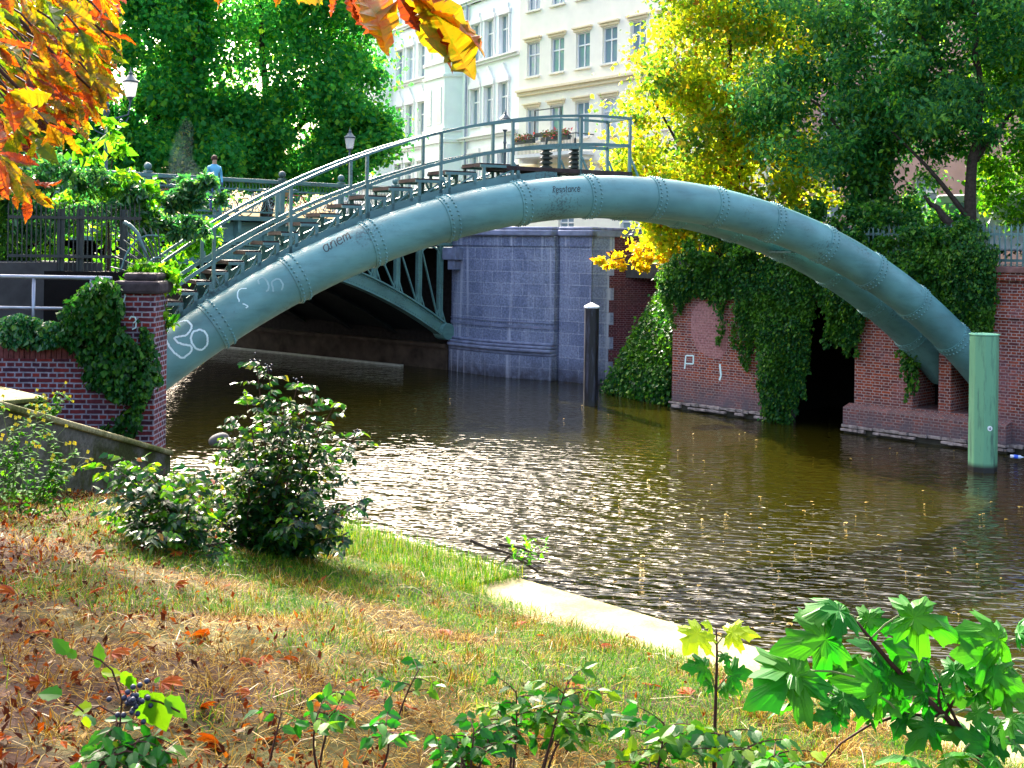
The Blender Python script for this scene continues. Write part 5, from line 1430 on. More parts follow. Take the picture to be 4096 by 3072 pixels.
HANG = .55
def mahonia_leaf(mb, sb, base, d, L, pairs, up, size):
    """pinnate leaf: rachis with pairs of toothed leaflets"""
    d = Vector(d).normalized(); side = d.cross(Vector(up)); side = side.normalized() if side.length > .05 else Vector((1,0,0)); nn = side.cross(d)
    pts = [base + d*L*k/5 - Vector((0,0,1))*L*.28*(k/5)**2 for k in range(6)]
    sb.tube(pts, [.0032,.003,.0026,.0022,.0018,.0014], 4, False)
    for k in range(pairs):
        f = .25 + .62*k/max(1,pairs-1) if pairs > 1 else .4
        q = Vector(base) + d*L*f - Vector((0,0,1))*L*.28*f*f
        for sg in (-1,1):
            dd = side*sg*1.0 + d*.55 + rv(.15) - Vector((0,0,HANG)); mb.inst(T_OVATE, lmat(q, dd, nn + rv(.45) + Vector((0,-.35,0)), size*(.8+.4*R_.random())))
    mb.inst(T_OVATE, lmat(pts[-1], (pts[-1]-pts[-2]) + rv(.02), nn + rv(.2), size*1.1))

def mahonia(name, label, base, tips, nleaf, L, size, pairs, mats, cat='shrub', group=None, berries=0, start=.35, jitter=.12, stem_r=.008, lit=.15, depth=0.0):
    base = Vector(base); e = empty(name, base, 0, label, cat, group)
    mb, ml, sb, bb = MB(), MB(), MB(), MB()
    for tip in tips:
        tip = Vector(tip) - base; b0 = Vector((R_.normal()*jitter, R_.normal()*jitter, -.03)); c = b0.lerp(tip, .5) + Vector((R_.normal()*.03, R_.normal()*.03, .0)) + Vector((-(tip.x)*.12, 0, tip.z*.06))
        P = [b0*(1-s)**2 + c*2*s*(1-s) + tip*s*s for s in np.linspace(0,1,9)]
        sb.tube(P, [stem_r*(1-.6*k/8) for k in range(9)], 5)
        for k in range(nleaf):
            s = start + (1-start)*(k+.5)/nleaf; i = min(7, int(s*8)); p = P[i].lerp(P[i+1], s*8-i); ax = (P[i+1]-P[i]).normalized()
            an = k*2.4 + R_.random()*1.2; o = Vector((math.cos(an), math.sin(an), 0)); dd = o*1.0 + ax*(.25+.5*R_.random())
            mahonia_leaf(ml if R_.random() < lit else mb, sb, p, dd, L*(.75+.5*R_.random()), pairs, (0,0,1), size)
        if berries and R_.random() < berries:
            for q in range(16):
                bb.ball(P[-1] + Vector((R_.normal()*.03, R_.normal()*.03, R_.normal()*.035 - .02)), .0085, 7, 5)
    sb.build('stems', STEM, e); 
    if mb.n: mb.build('leaves', mats[0], e)
    if ml.n: ml.build('sunlit_leaves', mats[1], e)
    if bb.n: bb.build('berries', BERRY, e, smooth=True)
    return e
MM = (G['mahonia'], G['mahonia_lit'])
G['seedling'] = leafmat('seedling_leaf', [(0,(.006,.075,.006)),(.6,(.014,.14,.008)),(.95,(.05,.22,.008)),(1,(.35,.05,.01))], .5, .35, spec=.35)
MS = (G['seedling'], G['mahonia_lit'])
# the big shrub on the bank
gb = ground_at(268, 556); Yb = gb.y
tips = [(256,360),(268,366),(298,382),(317,386),(336,402),(246,398),(232,424),(360,432),(350,446),(285,400),(272,424),(302,430),(320,452),(226,452),(342,474),(214,478),(352,505),(362,500),(250,462),(282,470),(310,492),(238,500),(330,522),(262,440),(292,452),(222,498),(300,520),(270,505),(250,520),(318,540),(345,535),(236,440),(308,406),(288,426),(275,475),(325,425),(298,490),(215,515),(205,530),(225,540),(240,535),(260,520),(280,530),(195,545),(210,552),(340,515),(330,545),(300,548),(275,545),(248,545)]
mahonia('berry_shrub', 'big dark glossy shrub with spiky leaves and blue berries on the grassy bank', gb, [at(x, y, Yb + R_.normal()*.28) for x, y in tips], 21, .19, .075, 3, MM, berries=.55, start=.25, jitter=.10, stem_r=.011, lit=.13)
gb = ground_at(165, 548)
tips = [(102,462),(112,470),(124,458),(140,466),(155,474),(165,468),(180,476),(195,470),(205,490),(118,490),(135,500),(150,510),(170,505),(190,515),(200,530),(130,525),(112,512),(160,530),(180,540),(145,488),(176,490),(205,548),(220,555)]
mahonia('low_shrub', 'low sprawling shrub with yellow-green leaves left of the big berry shrub', gb, [at(x, y, gb.y + .3 + R_.normal()*.35) for x, y in tips], 15, .19, .08, 3, MM, berries=.12, start=.2, jitter=.3, lit=.22)
# seedlings along the bottom edge
def seedling(label, Yd, base, tip, nleaf, lit=.3, L=.11, size=.062, pairs=2, extra=()):
    b = at(*base, Yd); tips = [at(*tip, Yd)] + [at(*q, Yd+.1) for q in extra]
    return mahonia('seedling', label, b, tips, nleaf, L, size, pairs, MS, 'seedling', 'leafy seedlings along the front of the bank', start=.5, jitter=.01, stem_r=.006, lit=lit)
seedling('thin leaning seedling with one small leaf left of the seedling cluster', 5.0, (271,752), (282,712), 2, .2)
seedling('seedling with a bare dark red stem and shiny leaf tuft', 5.1, (316,765), (320,708), 4)
seedling('seedling with upper leaf tuft and a red leaf', 5.3, (323,758), (345,690), 5, .4)
seedling('small seedling with glossy leaves below the leaning dark twig', 4.9, (374,768), (382,722), 5, .15)
seedling('tall leaning dark twig with green leaves at its tip in the middle of the grass', 5.6, (395,722), (420,668), 4, .4)
seedling('bushy seedling with broad shiny leaves at the bottom middle', 4.7, (470,775), (474,728), 7, .15, extra=((455,740),(490,732),(462,760)))
seedling('slim seedling left of the tall leafy pair at the bottom middle', 5.0, (510,768), (516,690), 7,   .45, .13, extra=((500,712),))
seedling('tall leafy dark-stemmed seedling right of the bottom middle', 4.9, (546,770), (568,682), 9, .5, .14, extra=((585,700),(575,720)))
seedling('leafy seedling left of the thin yellow-green maple sapling', 4.6, (655,775), (664,722), 7, .35, .14, .07, extra=((690,735),(650,760)))
seedling('low leafy seedling right of the thin yellow-green maple sapling', 4.4, (745,790), (748,745), 6, .5, .14, .07, extra=((725,730),(765,760),(780,752)))
# berried seedling at the lower left
b = at(97, 775, 4.2)
e = mahonia('berry_seedling', 'small berry bush with blue berry cluster and bright leaves at the lower left', b, [at(118,722,4.2), at(140,740,4.15), at(128,750,4.1), at(150,735,4.2), at(160,750,4.15), at(110,745,4.2)], 6, .09, .065, 1, MS, 'seedling', start=.55, jitter=.02, stem_r=.007, lit=.1)
mb, sb, bb = MB(), MB(), MB()
def lf(mb_, base, tip, Y, sx=1.0, T=T_OVATE, nrm=(0,-.7,.6)):
    a_, c_ = at(*base, Y), at(*tip, Y+.02); mb_.inst(T, lmat(a_ - b, c_ - a_, Vector(nrm) + rv(.15), (c_-a_).length, sx))
for ba, ti in (((165,698),(189,718)),((153,692),(166,735)),((140,690),(153,728)),((155,683),(160,676)),((128,676),(135,692)),((122,672),(133,688)),((68,654),(52,637)),((76,658),(65,648)),((100,665),(98,642)),((98,668),(97,655)),((101,672),(124,673)),((104,672),(106,681)),((62,695),(36,640+52)),((92,707),(70,712)),((86,716),(88,730))):
    lf(mb, ba, ti, 4.2)
for P_ in ([(118,745),(122,700),(112,670),(100,660),(88,655)], [(124,708),(140,698),(160,702),(180,712)], [(118,716),(100,706),(84,712),(70,700)]):
    sb.tube([at(*q, 4.2) - b for q in P_], .0035, 5)
for k in range(30): 
    q = at(132 + 9*R_.normal(), 701 + 8*R_.normal(), 4.17 + .02*R_.normal()); bb.ball(q - b, .010, 9, 6)
mb.build('sunlit_leaves', G['mahonia_lit'], e); sb.build('stems', STEM, e); bb.build('berries', BERRY, e, smooth=True)
# thin maple sapling
b = at(714, 775, 4.6)
e = empty('maple_sapling', b, 0, 'thin upright maple sapling with yellow-green leaves at its tip, lower right', 'sapling')
mb = MB(); mb.tube([at(714,775,4.6)-b, at(714.5,740,4.6)-b, at(716,690,4.6)-b, at(717,655,4.6)-b, at(716.5,629,4.6)-b], [.008,.0075,.006,.005,.003], 6); mb.build('stem', STEM, e, smooth=True)
def mleaf(mb_, sb_, b_, node, base, tip, Y, sc=1.0, nrm=(0,-.6,.8), w=1.0):
    n_, a_, c_ = at(*node, Y) - b_, at(*base, Y) - b_, at(*tip, Y-.03) - b_
    sb_.tube([n_, n_.lerp(a_,.5)+Vector((0,0,.006)), a_], .0028, 5)
    mb_.inst(T_MAPLES[int(R_.integers(0,6))], lmat(a_, c_ - a_, Vector(nrm) + rv(.1), (c_-a_).length*sc, w))
mb, sb = MB(), MB()
mleaf(mb, sb, b, (716.5,645), (727,634), (755,631), 4.6, 1.05, (.1,-.75,.6), 1.0); mleaf(mb, sb, b, (716.5,645), (702,630), (686,648), 4.6, 1.2, (0,-.6,.8), 1.3); mleaf(mb, sb, b, (716.5,634),(712,629),(704,622),4.62,1.0)
mb.build('upper_leaves', G['maple_bright'], e); 
mb = MB()
mleaf(mb, sb, b, (717,652), (723,654), (728,662), 4.6, 1.4); mleaf(mb, sb, b, (716,692), (708,668), (686,666), 4.6, 1.1); mleaf(mb, sb, b, (716,692), (728,676), (752,672), 4.6, 1.0, (0,-.7,.6), 1.2); mleaf(mb, sb, b, (716,690), (712,686), (704,680), 4.6, 1.3); mleaf(mb, sb, b, (717,690), (722,688), (738,692), 4.6, 1.0)
mb.build('lower_leaves', G['maple_green'], e); sb.build('leaf_stalks', STEM_G, e)
# big maple branch in the lower right corner
def zb(x, y): return (768 + x*.2017, 576 + y*.2017)
b = at(985, 790, 3.0)
e = empty('maple_branch', b, 0, 'maple bush with large green pointed leaves in the lower right corner', 'bush')
mb = MB()
for P_, r0 in (([(1120,1000),(1000,830),(875,690),(745,575),(610,435),(510,315),(440,228)],.011),([(875,690),(760,692),(650,685),(430,635),(240,568)],.006),([(880,685),(930,610),(965,548)],.005),([(860,680),(845,600),(855,490)],.005),([(985,810),(935,720),(885,620),(855,550)],.006),([(650,690),(500,740),(360,830),(265,940)],.004),([(1060,900),(1180,760),(1270,700)],.006)):
    q = [at(*zb(*p_), 3.0) - b for p_ in P_]; mb.tube(q, [r0*(1-.6*k/(len(q)-1)) for k in range(len(q))], 6)
mb.build('twigs', STEM, e, smooth=True)
mb, sb = MB(), MB()
for node, base, tip, w, Y in (((440,228),(400,190),(215,165),.95,3.0),((440,228),(455,205),(610,255),.8,3.05),((510,310),(650,195),(910,262),.85,3.0),((500,310),(345,312),(110,345),.9,2.95),((430,500),(200,470),(-40,600),1.0,2.9),((240,568),(180,490),(-20,470),.9,2.92),((420,480),(300,430),(460,560),1.0,3.0),((745,575),(640,520),(470,480),.9,3.0),((610,435),(690,400),(620,350),1.5,3.05),((855,490),(790,440),(640,350),.9,3.02),((855,490),(880,470),(1040,510),1.0,3.0),((1030,500),(1060,470),(1260,560),.9,2.98),((1130,390),(1100,400),(960,390),1.1,3.0),((1260,320),(1180,330),(1000,270),.9,3.02),((1260,320),(1230,300),(1290,240),1.2,3.0),((650,685),(560,600),(420,520),1.2,2.95),((650,690),(690,680),(640,760),1.1,3.0),((440,640),(560,620),(640,680),1.0,2.97),((870,690),(790,600),(700,520),1.1,3.0),((965,548),(920,560),(960,640),1.2,3.0),((930,680),(1010,670),(1110,720),1.0,2.95),((985,800),(1000,780),(900,770),1.2,3.0),((240,568),(330,590),(480,660),.9,2.92),((1270,420),(1180,430),(1010,440),1.0,3.05),((1270,480),(1200,470),(1060,420),.9,3.06),((1100,600),(1130,590),(1280,640),1.1,3.0),((965,548),(1000,560),(1150,600),1.0,3.02),((875,690),(900,640),(800,520),.9,3.04),((650,685),(700,640),(590,540),.9,3.03),((430,635),(480,560),(590,430),.8,3.04),((610,435),(560,400),(440,330),.8,3.05),((1000,830),(1060,800),(1240,790),1.0,2.96),((1100,950),(1130,900),(1010,800),1.0,2.94),((875,690),(830,720),(720,830),.8,2.96),((430,635),(360,690),(250,700),.8,2.9)):
    mleaf(mb, sb, b, zb(*node), zb(*base), zb(*tip), Y, 1.28, (.15*R_.normal(),-.6+.2*R_.normal(),.75), w)
mb.build('leaves', G['maple_green'], e)
mb = MB()
for node, base, tip, w, Y in (((1270,700),(1240,690),(1150,800),1.2,2.85),((1120,1000),(1000,900),(900,870),1.1,2.8),((1060,900),(1090,880),(1180,980),1.2,2.8),((1000,830),(960,900),(850,960),1.1,2.85),((800,960),(740,930),(570,880),.9,2.7),((800,960),(700,960),(610,1000),1.0,2.7),((1180,800),(1200,820),(1290,900),1.2,2.8),((265,940),(170,930),(60,950),.9,2.6),((0,960),(40,930),(-60,920),1.0,2.6),((240,640),(180,640),(20,650),.7,2.9),((440,700),(480,690),(545,750),.6,2.95)):
    mleaf(mb, sb, b, zb(*node), zb(*base), zb(*tip), Y, 1.15, (.1*R_.normal(),.25,.9), w)
mb.build('shaded_leaves', G['maple_green'], e); sb.build('leaf_stalks', STEM_G, e)

# horse chestnut leaves hanging in from above
def palmate(e_, base, tips, w=1.0, nrm=(0,-.7,.5), stalk=None, mat='chestnut'):
    """one compound leaf: a part with its stalk"""
    mb_ = MB()
    for t_ in tips:
        d = t_ - base; mb_.inst(T_OBOVS[int(R_.integers(0,9))], lmat(base, d, Vector(nrm) + rv(.6), d.length, w*(.7+.5*R_.random())))
    f = mb_.build('compound_leaf', G[mat], e_)
    if stalk is not None:
        sb_ = MB(); sb_.tube([base, base.lerp(stalk,.5) + Vector((0,0,.008)), stalk], .0032, 5); sb_.build('leaf_stalk', STEM, f)
b = at(395, -20, 2.2)
e = empty('chestnut_twig', b, 0, 'browning horse chestnut leaf hanging from the top edge over the white house', 'leaf')
palmate(e, at(398, -16, 2.2)-b, [at(472,68,2.15)-b, at(440,55,2.2)-b, at(490,48,2.1)-b, at(486,30,2.1)-b, at(470,12,2.05)-b, at(408,34,2.2)-b], 1.35, stalk=at(380,-120,2.25)-b)
palmate(e, at(345, -22, 2.25)-b, [at(377,41,2.3)-b, at(300,8,2.25)-b, at(388,22,2.2)-b, at(410,28,2.15)-b, at(322,12,2.25)-b, at(350,24,2.28)-b], 1.5, stalk=at(372,-120,2.25)-b)
b = at(240, -40, 2.6)
e = empty('chestnut_twig', b, 0, 'row of chestnut leaf tips showing along the top edge before the plane trees', 'leaf')
for x_ in (226, 285, 312):
    palmate(e, at(x_-4,-34,2.6)-b, [at(x_-12,3,2.6)-b, at(x_+2,9 if x_ < 250 else 5,2.6)-b, at(x_+16,1,2.6)-b], 1.2, stalk=at(x_,-110,2.6)-b)
b = at(-60, -60, 3.4)
e = empty('chestnut_tree', b, 0, 'horse chestnut with drooping orange and green leaves reaching in at the upper left', 'tree')
twigs = [[(-60,-40),(20,20),(60,60),(90,88)],[(-60,-60),(40,-10),(90,20),(112,40)],[(-60,20),(0,70),(35,105),(60,130)],[(-70,80),(-20,120),(5,150),(20,180)],[(-60,-90),(60,-40),(100,-10)]]
for tw in twigs:
    mb = MB(); mb.tube([at(*q, 3.4) - b for q in tw], [.008,.006,.004,.003][:len(tw)], 5); mb.build('twig', STEM, e, smooth=True)
r = np.random.default_rng(77)
mb = MB(); tb = Vector((-9.5, 12.5, 3.6)) - b
mb.tube([tb, tb+Vector((.1,.1,2)), tb+Vector((.6,.2,4)), tb+Vector((1.6,1.6,6)), tb+Vector((3.0,3.4,8))], [.3,.26,.2,.14,.06], 8)
mb.tube([tb+Vector((.6,.2,4)), tb+Vector((3.5,-3,4.6)), tb+Vector((6.2,-6.5,4.0)), Vector((-.4,.1,.1))], [.16,.10,.05,.02], 8)
mb.build('trunk', BARK, e, smooth=True)
cen = np.array(tb) + np.array([2.9,4.1,7.6]) + in_ball(60, r, .3)*np.array([3.8,4.0,1.6])
quads('crown', leaf_quads(clump_points(cen, np.full(60,.7), 3600, r, .6), .3, r, .8, .5, .4), G['chestnut'], e)
spots = [(122,30),(124,50),(116,70),(112,92),(108,108),(98,122),(84,136),(122,14),(118,-2),(70,142),(56,152),(95,5),(60,5),(25,0),(108,22),(80,28),(45,25),(10,30),(100,46),(70,52),(35,52),(0,55),(104,70),(85,78),(55,80),(22,82),(-10,85),(96,94),(66,104),(40,108),(10,110),(74,116),(50,128),(22,135),(-5,135),(40,146),(15,158),(64,118),(-10,165),(18,172),(2,186),(-8,195),(-15,180),(38,198),(48,202),(12,178),(28,186),(30,92),(85,60),(58,66),(112,48),(5,8),(40,12),(75,14),(95,30),(28,66),(48,92),(75,90),(30,120),(118,10),(102,14),(50,2),(72,-5),(20,-8),(8,36),(32,30),(56,56),(82,48),(100,84),(108,62),(20,92),(48,82),(66,92),(38,120),(8,124),(20,148),(0,140),(42,60),(74,80),(100,68),(110,84),(90,110),(70,126),(44,120),(30,108),(0,98),(14,58),(60,14),(34,12),(14,20),(88,18),(64,36),(20,44),(48,60),(92,84),(12,70),(80,104),(58,112),(6,95),(34,140),(12,145),(-2,118),(86,40),(54,44),(24,24),(70,70),(40,76)]
for x_, y_ in spots:
    Y_ = 3.6 + .45*R_.normal(); c_ = at(x_ - 22, y_ - 18, Y_) - b; tl = []
    n_l = R_.integers(4,7)
    for k in range(n_l):
        an = .75 + 1.15*(k/(n_l-1)-.5) + .18*R_.normal(); L_ = 22 + 16*R_.random()
        tl.append(at(x_ - 22 + L_*math.cos(an), y_ - 18 + L_*math.sin(an) + 3, Y_ + .05*R_.normal()) - b)
    palmate(e, c_, tl, 1.0, stalk=c_ + Vector((-.06,0,.05)), mat='chestnut_green' if R_.random() < np.clip(1.15 - x_/130 - y_/170, .12, .9) else 'chestnut')

# ------------------------------------------------------------------ grass and litter on the bank
def vnoise(x, y, s, seed):
    g = np.random.default_rng(seed).random((64,64)); x = x/s; y = y/s
    xi, yi = np.floor(x).astype(int), np.floor(y).astype(int); fx, fy = x-xi, y-yi; fx = fx*fx*(3-2*fx); fy = fy*fy*(3-2*fy)
    g_ = lambda a, b: g[a % 64, b % 64]
    return (g_(xi,yi)*(1-fx)+g_(xi+1,yi)*fx)*(1-fy) + (g_(xi,yi+1)*(1-fx)+g_(xi+1,yi+1)*fx)*fy
def bank_samples(n, rng, t0=-15.3, t1=3, n0=-3, n1=8.55):
    t = rng.uniform(t0, t1, n); m = rng.uniform(n0, n1, n)
    X = U.x*t + NV.x*m; Y = U.y*t + NV.y*m
    keep = (Y > 3.2) & (np.abs(X) < .47*Y + .6)
    keep |= rng.random(n) < .12
    keep &= (Y > 1.0)
    return t[keep], m[keep], X[keep], Y[keep]
def blades(t, m, L, wid, elev, az, rng, z0=0.0):
    n = len(t); X = U.x*t + NV.x*m; Y = U.y*t + NV.y*m; Z = np.where(m > KERB_IN, KERB_Z, ground_h(t, m)) + z0
    b = np.stack([X,Y,Z],1); d = np.stack([np.cos(az)*np.cos(elev), np.sin(az)*np.cos(elev), np.sin(elev)],1)
    s = np.stack([-np.sin(az), np.cos(az), np.zeros(n)],1)*wid[:,None]/2
    m1 = b + d*L[:,None]*.55; tip = m1 + d*L[:,None]*.45; tip[:,2] -= L*.22
    V = np.stack([b-s, b+s, m1+s*.8, m1-s*.8, tip+s*.15, tip-s*.15], 1)
    return V
def blade_obj(name, V, mat, label=None):
    n = len(V); me = bpy.data.meshes.new(name); base = np.arange(n)[:,None]*6
    idx = np.concatenate([base+np.array([0,1,2,3]), base+np.array([3,2,4,5])], 1).ravel()
    fill(me, V.reshape(-1,3), np.full(2*n,4,np.int32), idx)
    return tag(link(name, me, mat), label, 'grass', kind='stuff')
rg = np.random.default_rng(61)
t, m, X, Y = bank_samples(560000, rg)
grass_w = vnoise(t+50, m+50, .9, 1)*.6 + vnoise(t+50, m+50, .35, 2)*.4
litter = np.clip(((3.7 + .30*(-t-6)) - m)*.5 + .5 + (vnoise(t+9, m+9, 1.2, 3)-.5)*1.2, 0, 1)
green = np.clip((grass_w - .40)*5 + (m-5.2)*.35, 0, 1)*(1-litter*.8)
u = rg.random(len(t))
isg = u < green*.95
isd = ~isg & (rg.random(len(t)) < .55*(1-litter*.82))
edge = m > KERB_IN - .1
# the grass creeps over the kerb where the bank is overgrown
over = (t < -8.45 + .5*vnoise(t+3, m*0, .6, 12)) | (m < KERB_IN + .05 + .25*(vnoise(t+3, m*0, .7, 9)-.35))
lush = over & (m > KERB_IN-.15) & (t < -8.2); isg |= lush & (u < .8); isd |= lush & (u > .7); isg &= over; isd &= over
isg &= (rg.random(len(t)) < .8)
n_ = isg.sum()
Vg = blades(t[isg], m[isg], rg.uniform(.05,.14,n_), rg.uniform(.003,.0065,n_), rg.uniform(.3,1.25,n_), rg.uniform(0,6.28,n_), rg)
Vg[:,2:,2] += (.10*lush[isg]*rg.random(n_))[:,None]
blade_obj('green_grass', Vg, leafmat('grass_green', [(0,(.010,.070,.003)),(.5,(.035,.135,.003)),(.85,(.11,.19,.005)),(1,(.24,.24,.010))], .4, .75, spec=.12), 'fresh green grass growing in patches on the bank')
n_ = isd.sum()
Vd = blades(t[isd], m[isd], rg.uniform(.05,.17,n_), rg.uniform(.003,.0065,n_), np.abs(rg.normal(0,.38,n_)), rg.uniform(0,6.28,n_), rg, .012)
# tussocks of dry grass
tc_t, tc_m, _, _ = bank_samples(900, rg); k = rg.integers(0, len(tc_t), 42000)
tt_ = tc_t[k] + rg.normal(0,.055,len(k)); mm_ = tc_m[k] + rg.normal(0,.055,len(k)); ok = (mm_ < KERB_IN - .05) | ((tt_ < -8.5) & (mm_ < 8.3)); ok &= rg.random(len(k)) < (1 - .7*np.clip(((4.3 + .27*(-tt_-6)) - mm_)*.5+.5,0,1))
tt_, mm_, k = tt_[ok], mm_[ok], k[ok]; n_ = len(tt_)
Vt = blades(tt_, mm_, rg.uniform(.07,.17,n_), rg.uniform(.003,.006,n_), rg.uniform(.2,1.3,n_), np.arctan2(mm_-tc_m[k], tt_-tc_t[k]) - .79 + rg.normal(0,.7,n_), rg)
blade_obj('dry_grass', np.concatenate([Vd, Vt]), leafmat('grass_dry', [(0,(.035,.014,.002)),(.35,(.10,.046,.005)),(.7,(.20,.115,.012)),(.92,(.32,.22,.035)),(1,(.48,.40,.18))], .25, .85, spec=.1), 'dry straw-coloured grass matted over the bank')
# leaf litter
t, m, X, Y = bank_samples(90000, rg, n1=7.9)
lit_ = np.clip(((3.8 + .32*(-t-6)) - m)*.5 + .5 + (vnoise(t+9, m+9, 1.2, 3)-.5)*1.1, .05, 1)
kk = rg.random(len(t)) < lit_*.8
P = np.stack([X[kk], Y[kk], ground_h(t[kk], m[kk]) + .012 + .02*rg.random(kk.sum())], 1)
V = leaf_quads(P, .033, rg, 1.6, .5, 0.0, svar=.7); V[:,2,2] += .014*rg.random(len(V)); V[:,1,2] += .02*rg.random(len(V))
o = quads('leaf_litter', V, leafmat('litter', [(0,(.022,.006,.003)),(.35,(.050,.010,.003)),(.62,(.12,.018,.002)),(.85,(.27,.050,.002)),(.95,(.24,.095,.012)),(1,(.48,.40,.32))], .25, .85, spec=.1))
tag(o, 'brown and orange leaf litter scattered over the bank', 'leaf litter', kind='stuff')
# straws and twigs among the litter
t, m, X, Y = bank_samples(11000, rg, n1=7.6); n_ = len(t)
V = blades(t, m, rg.uniform(.10,.32,n_), rg.uniform(.003,.006,n_), np.abs(rg.normal(0,.10,n_)), rg.uniform(0,6.28,n_), rg, .03)
blade_obj('straw', V, leafmat('straw_m', [(0,(.04,.014,.006)),(.5,(.10,.052,.016)),(.85,(.22,.15,.06)),(1,(.50,.43,.30))], .1, .85, spec=.1), 'loose pale straws and twigs lying over the bank')
# single larger fallen leaves
FL = leafmat('fallen_leaf', [(0,(.12,.012,.002)),(.5,(.24,.040,.002)),(1,(.34,.10,.006))], .25, .7, spec=.1)
mb = MB()
for an, L_ in ((-.9,.75),(-.45,.95),(0,1.05),(.45,.95),(.9,.75)):
    mb.inst(T_OBOV, lmat((0,0,0), (math.sin(an), math.cos(an), .10), (0,0,1), .14*L_, 1.25))
fl0 = None
spots = [(60,590),(28,640),(88,600),(150,610),(40,690),(12,745),(75,735),(110,660),(175,590),(210,640),(230,590),(200,715),(160,690),(238,666),(140,640),(92,560),(60,545),(110,538),(25,560),(180,560),(296,663),(262,662),(322,586),(435,607),(450,640),(485,660),(380,700),(340,718),(300,740),(410,715),(520,630),(545,640),(580,690),(600,650),(630,640),(650,690),(690,700),(720,690),(770,715),(800,720),(530,740),(270,745),(222,755),(15,600),(50,625),(130,700),(345,690),(250,700)]
for i, (x_, y_) in enumerate(spots):
    g_ = ground_at(x_, y_)
    if fl0 is None:
        o = fl0 = mb.build('fallen_leaf', FL)
        tag(o, 'large orange-brown fallen chestnut leaf lying on the bank', 'leaf', 'orange fallen leaves on the bank')
    else:
        o = fl0.copy(); C.objects.link(o)
    o.location = g_ + Vector((0,0,.035)); o.rotation_euler = (.3*R_.normal(), .35*R_.normal(), R_.random()*6.28)
    s_ = .5 + .5*R_.random(); o.scale = (s_, s_, s_)
# leaves floating on the canal
fm = leafmat('floating_leaf', [(0,(.24,.07,.015)),(.4,(.30,.19,.03)),(.75,(.36,.28,.10)),(1,(.6,.55,.42))], .0, .5)
mb = MB(); mb.inst(T_SIMPLE, Matrix.Translation((0,-.08,0)) @ Matrix.Diagonal((.16,.16,.05,1))); mb.inst(T_SIMPLE, Matrix.Translation((0.02,-.05,0.004)) @ Matrix.Rotation(1.0,4,'Z') @ Matrix.Diagonal((.13,.13,.05,1)))
w0 = None; cnt = 0
while cnt < 150:
    x_ = R_.uniform(380, 1020); y_ = R_.uniform(392, 680)
    Y_ = HC*F/(y_ - HY - .014*(x_-512)); p = at(x_, y_, Y_)
    n__ = p.x*NV.x + p.y*NV.y
    if n__ < 8.9 or n__ > 29.9 or y_ > 640 and R_.random() < .5: continue
    if x_ < 560 and R_.random() < .6: continue
    if w0 is None:
        o = w0 = mb.build('floating_leaf', fm); tag(o, 'small pale fallen leaf floating on the canal water', 'leaf', 'fallen leaves floating on the canal')
    else: o = w0.copy(); C.objects.link(o)
    s_ = .25 + .5*R_.random()**2; o.location = (p.x, p.y, .008); o.rotation_euler = (0,0,R_.random()*6.28); o.scale = (s_*(.7+.6*R_.random()), s_, 1); cnt += 1

# ------------------------------------------------------------------ weeds, twigs, stone
def weed(label, Yw, stems, seed, nfl=4, hgt=1.0):
    rr = np.random.default_rng(seed); b = at(*stems[0][0], Yw); e = empty('flowering_weed', b, 0, label, 'weed', 'yellow-flowered weeds by the concrete wall')
    sb, mb, fb = MB(), MB(), MB()
    for ba, ti in stems:
        p0, p1 = at(*ba, Yw)-b, at(*ti, Yw)-b; P = [p0.lerp(p1, k/6) + Vector((.03*math.sin(k+ba[0]), 0, .04*math.sin(math.pi*k/6))) for k in range(7)]
        sb.tube(P, [.006-.0006*k for k in range(7)], 4)
        for k in range(44):
            s_ = rr.random(); i = min(5, int(s_*6)); p = P[i].lerp(P[i+1], s_*6-i); an = rr.random()*6.28
            mb.inst(T_SIMPLE, lmat(p, (math.cos(an), math.sin(an), .35*rr.normal()), (0,0,1), .05 + .07*rr.random()*(1-s_*.4), .8))
        for k in range(nfl):
            q = P[-1] + Vector((.07*rr.normal(), .05*rr.normal(), .05*rr.normal())); sb.tube([P[-2], q], .002, 3)
            for pk_ in range(4):
                an = pk_*1.57 + rr.random(); fb.inst(T_SIMPLE, lmat(q, (math.cos(an), -.5, math.sin(an)), (0,-1,.2), .022, 1.6))
    sb.build('stems', STEM_G, e); mb.build('leaves', G['weed'], e); fb.build('flowers', plain('yellow_petals', (.75,.58,.02), .6), e)
weed('tall yellow-flowered weed at the left picture edge before the concrete wall', 11.3, [((5,500),(6,404)),((12,498),(16,425)),((20,500),(22,418)),((8,497),(30,440)),((28,500),(34,408)),((15,500),(-4,440))], 71)
weed('leafy yellow-flowered weed leaning right along the concrete wall', 11.6, [((34,500),(44,412)),((36,502),(60,455)),((40,500),(75,450)),((42,502),(56,430)),((38,502),(84,465)),((44,505),(66,480))], 72)
weed('small yellow-flowered weed at the corner of the concrete block', 14.6, [((50,418),(61,392)),((52,418),(66,398)),((48,420),(30,404)),((50,419),(40,396))], 73, 3)
b = at(60, 530, 11.0)
mahonia('leafy_weed', 'low leafy weed in front of the concrete wall among the fallen leaves', ground_at(40,520), [at(x,y,ground_at(40,520).y) for x,y in ((10,485),(25,495),(45,490),(60,500),(8,505),(75,496))], 5, .12, .055, 2, (G['weed'], G['mahonia_lit']), 'weed', start=.2, jitter=.15, lit=.3)
gp = ground_at(505, 566)
e = empty('fallen_branch', gp, 0, 'broken twiggy branch lying at the kerb by the water', 'branch')
mb = MB()
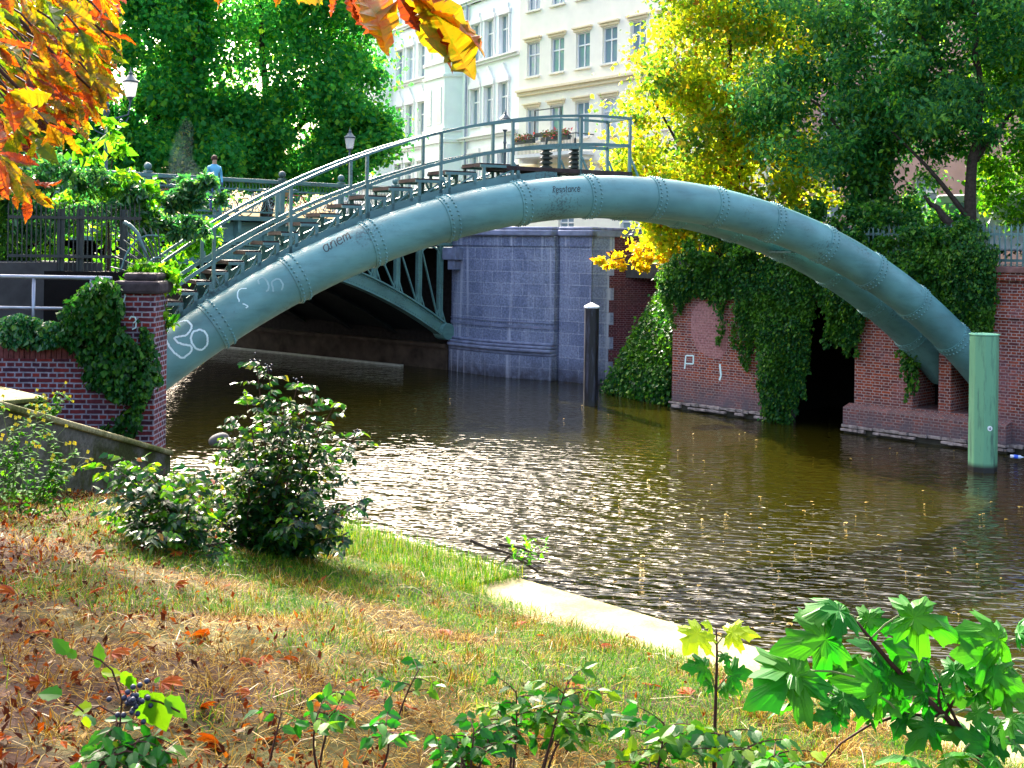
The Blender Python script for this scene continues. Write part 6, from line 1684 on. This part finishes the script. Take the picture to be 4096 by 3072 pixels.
for P_ in ([(488,548),(505,552),(525,560),(545,570)],[(498,545),(520,548),(540,556)],[(510,556),(500,565),(488,572)],[(515,557),(538,572)],[(470,540),(490,549)]):
    mb.tube([at(x_,y_,gp.y)-gp + Vector((0,.02*R_.normal(),0)) for x_,y_ in P_], [.02,.014,.009,.005][:len(P_)], 6)
mb.build('twigs', BARK, e)
mb = MB()
for k in range(70):
    q = at(R_.uniform(508,548), R_.uniform(538,560), gp.y + .1*R_.normal())-gp; mb.inst(T_SIMPLE, lmat(q, rv()+Vector((0,0,.2)), (0,-.4,1), .05+.05*R_.random(), .9))
mb.build('leaves', G['lime'], e)
mb = MB(); mb.ball((0,0,0), .12, 14, 9, .72); V_ = mb.v[0]; V_ += .012*np.sin(V_*21)[:, [1,2,0]]
sp_ = at(219, 440, 14.8)
o = smooth_obj(mb.build('rounded_stone', plain('grey_stone', (.06,.06,.065), .8, var=.3)), 60); o.location = sp_
tag(o, 'smooth rounded grey stone on the water edge behind the berry shrub', 'stone')

# thin plume of steam rising beyond the bridge
def haze():
    m = bpy.data.materials.new('haze'); m.use_nodes = True; nt = m.node_tree; nt.nodes.remove(nt.nodes['Principled BSDF'])
    v = N(nt, 'ShaderNodeVolumePrincipled'); v.inputs['Color'].default_value = (.85,.95,.95,1); v.inputs['Anisotropy'].default_value = .2
    n = noise(nt, .9, 1); d = ramp(nt, n, [(.3,(.1,.1,.1)),(.7,(1,1,1))]); k = N(nt, 'ShaderNodeMath', operation='MULTIPLY'); nt.links.new(d, k.inputs[0]); k.inputs[1].default_value = .10
    nt.links.new(k.outputs[0], v.inputs['Density']); nt.links.new(v.outputs[0], nt.nodes['Material Output'].inputs['Volume']); return m
Ys = 48.0
mb = MB(); mb.tube([at(186,186,Ys), at(184,172,Ys), at(181,158,Ys), at(183,142,Ys), at(187,128,Ys), at(188,118,Ys)], [1.0,.72,.5,.42,.3,.12], 14)  # thin whitish volume in a tapering tube
tag(mb.build('haze_plume', haze(), smooth=True), 'faint white plume of steam rising behind the bridge parapet', 'haze', kind='stuff')
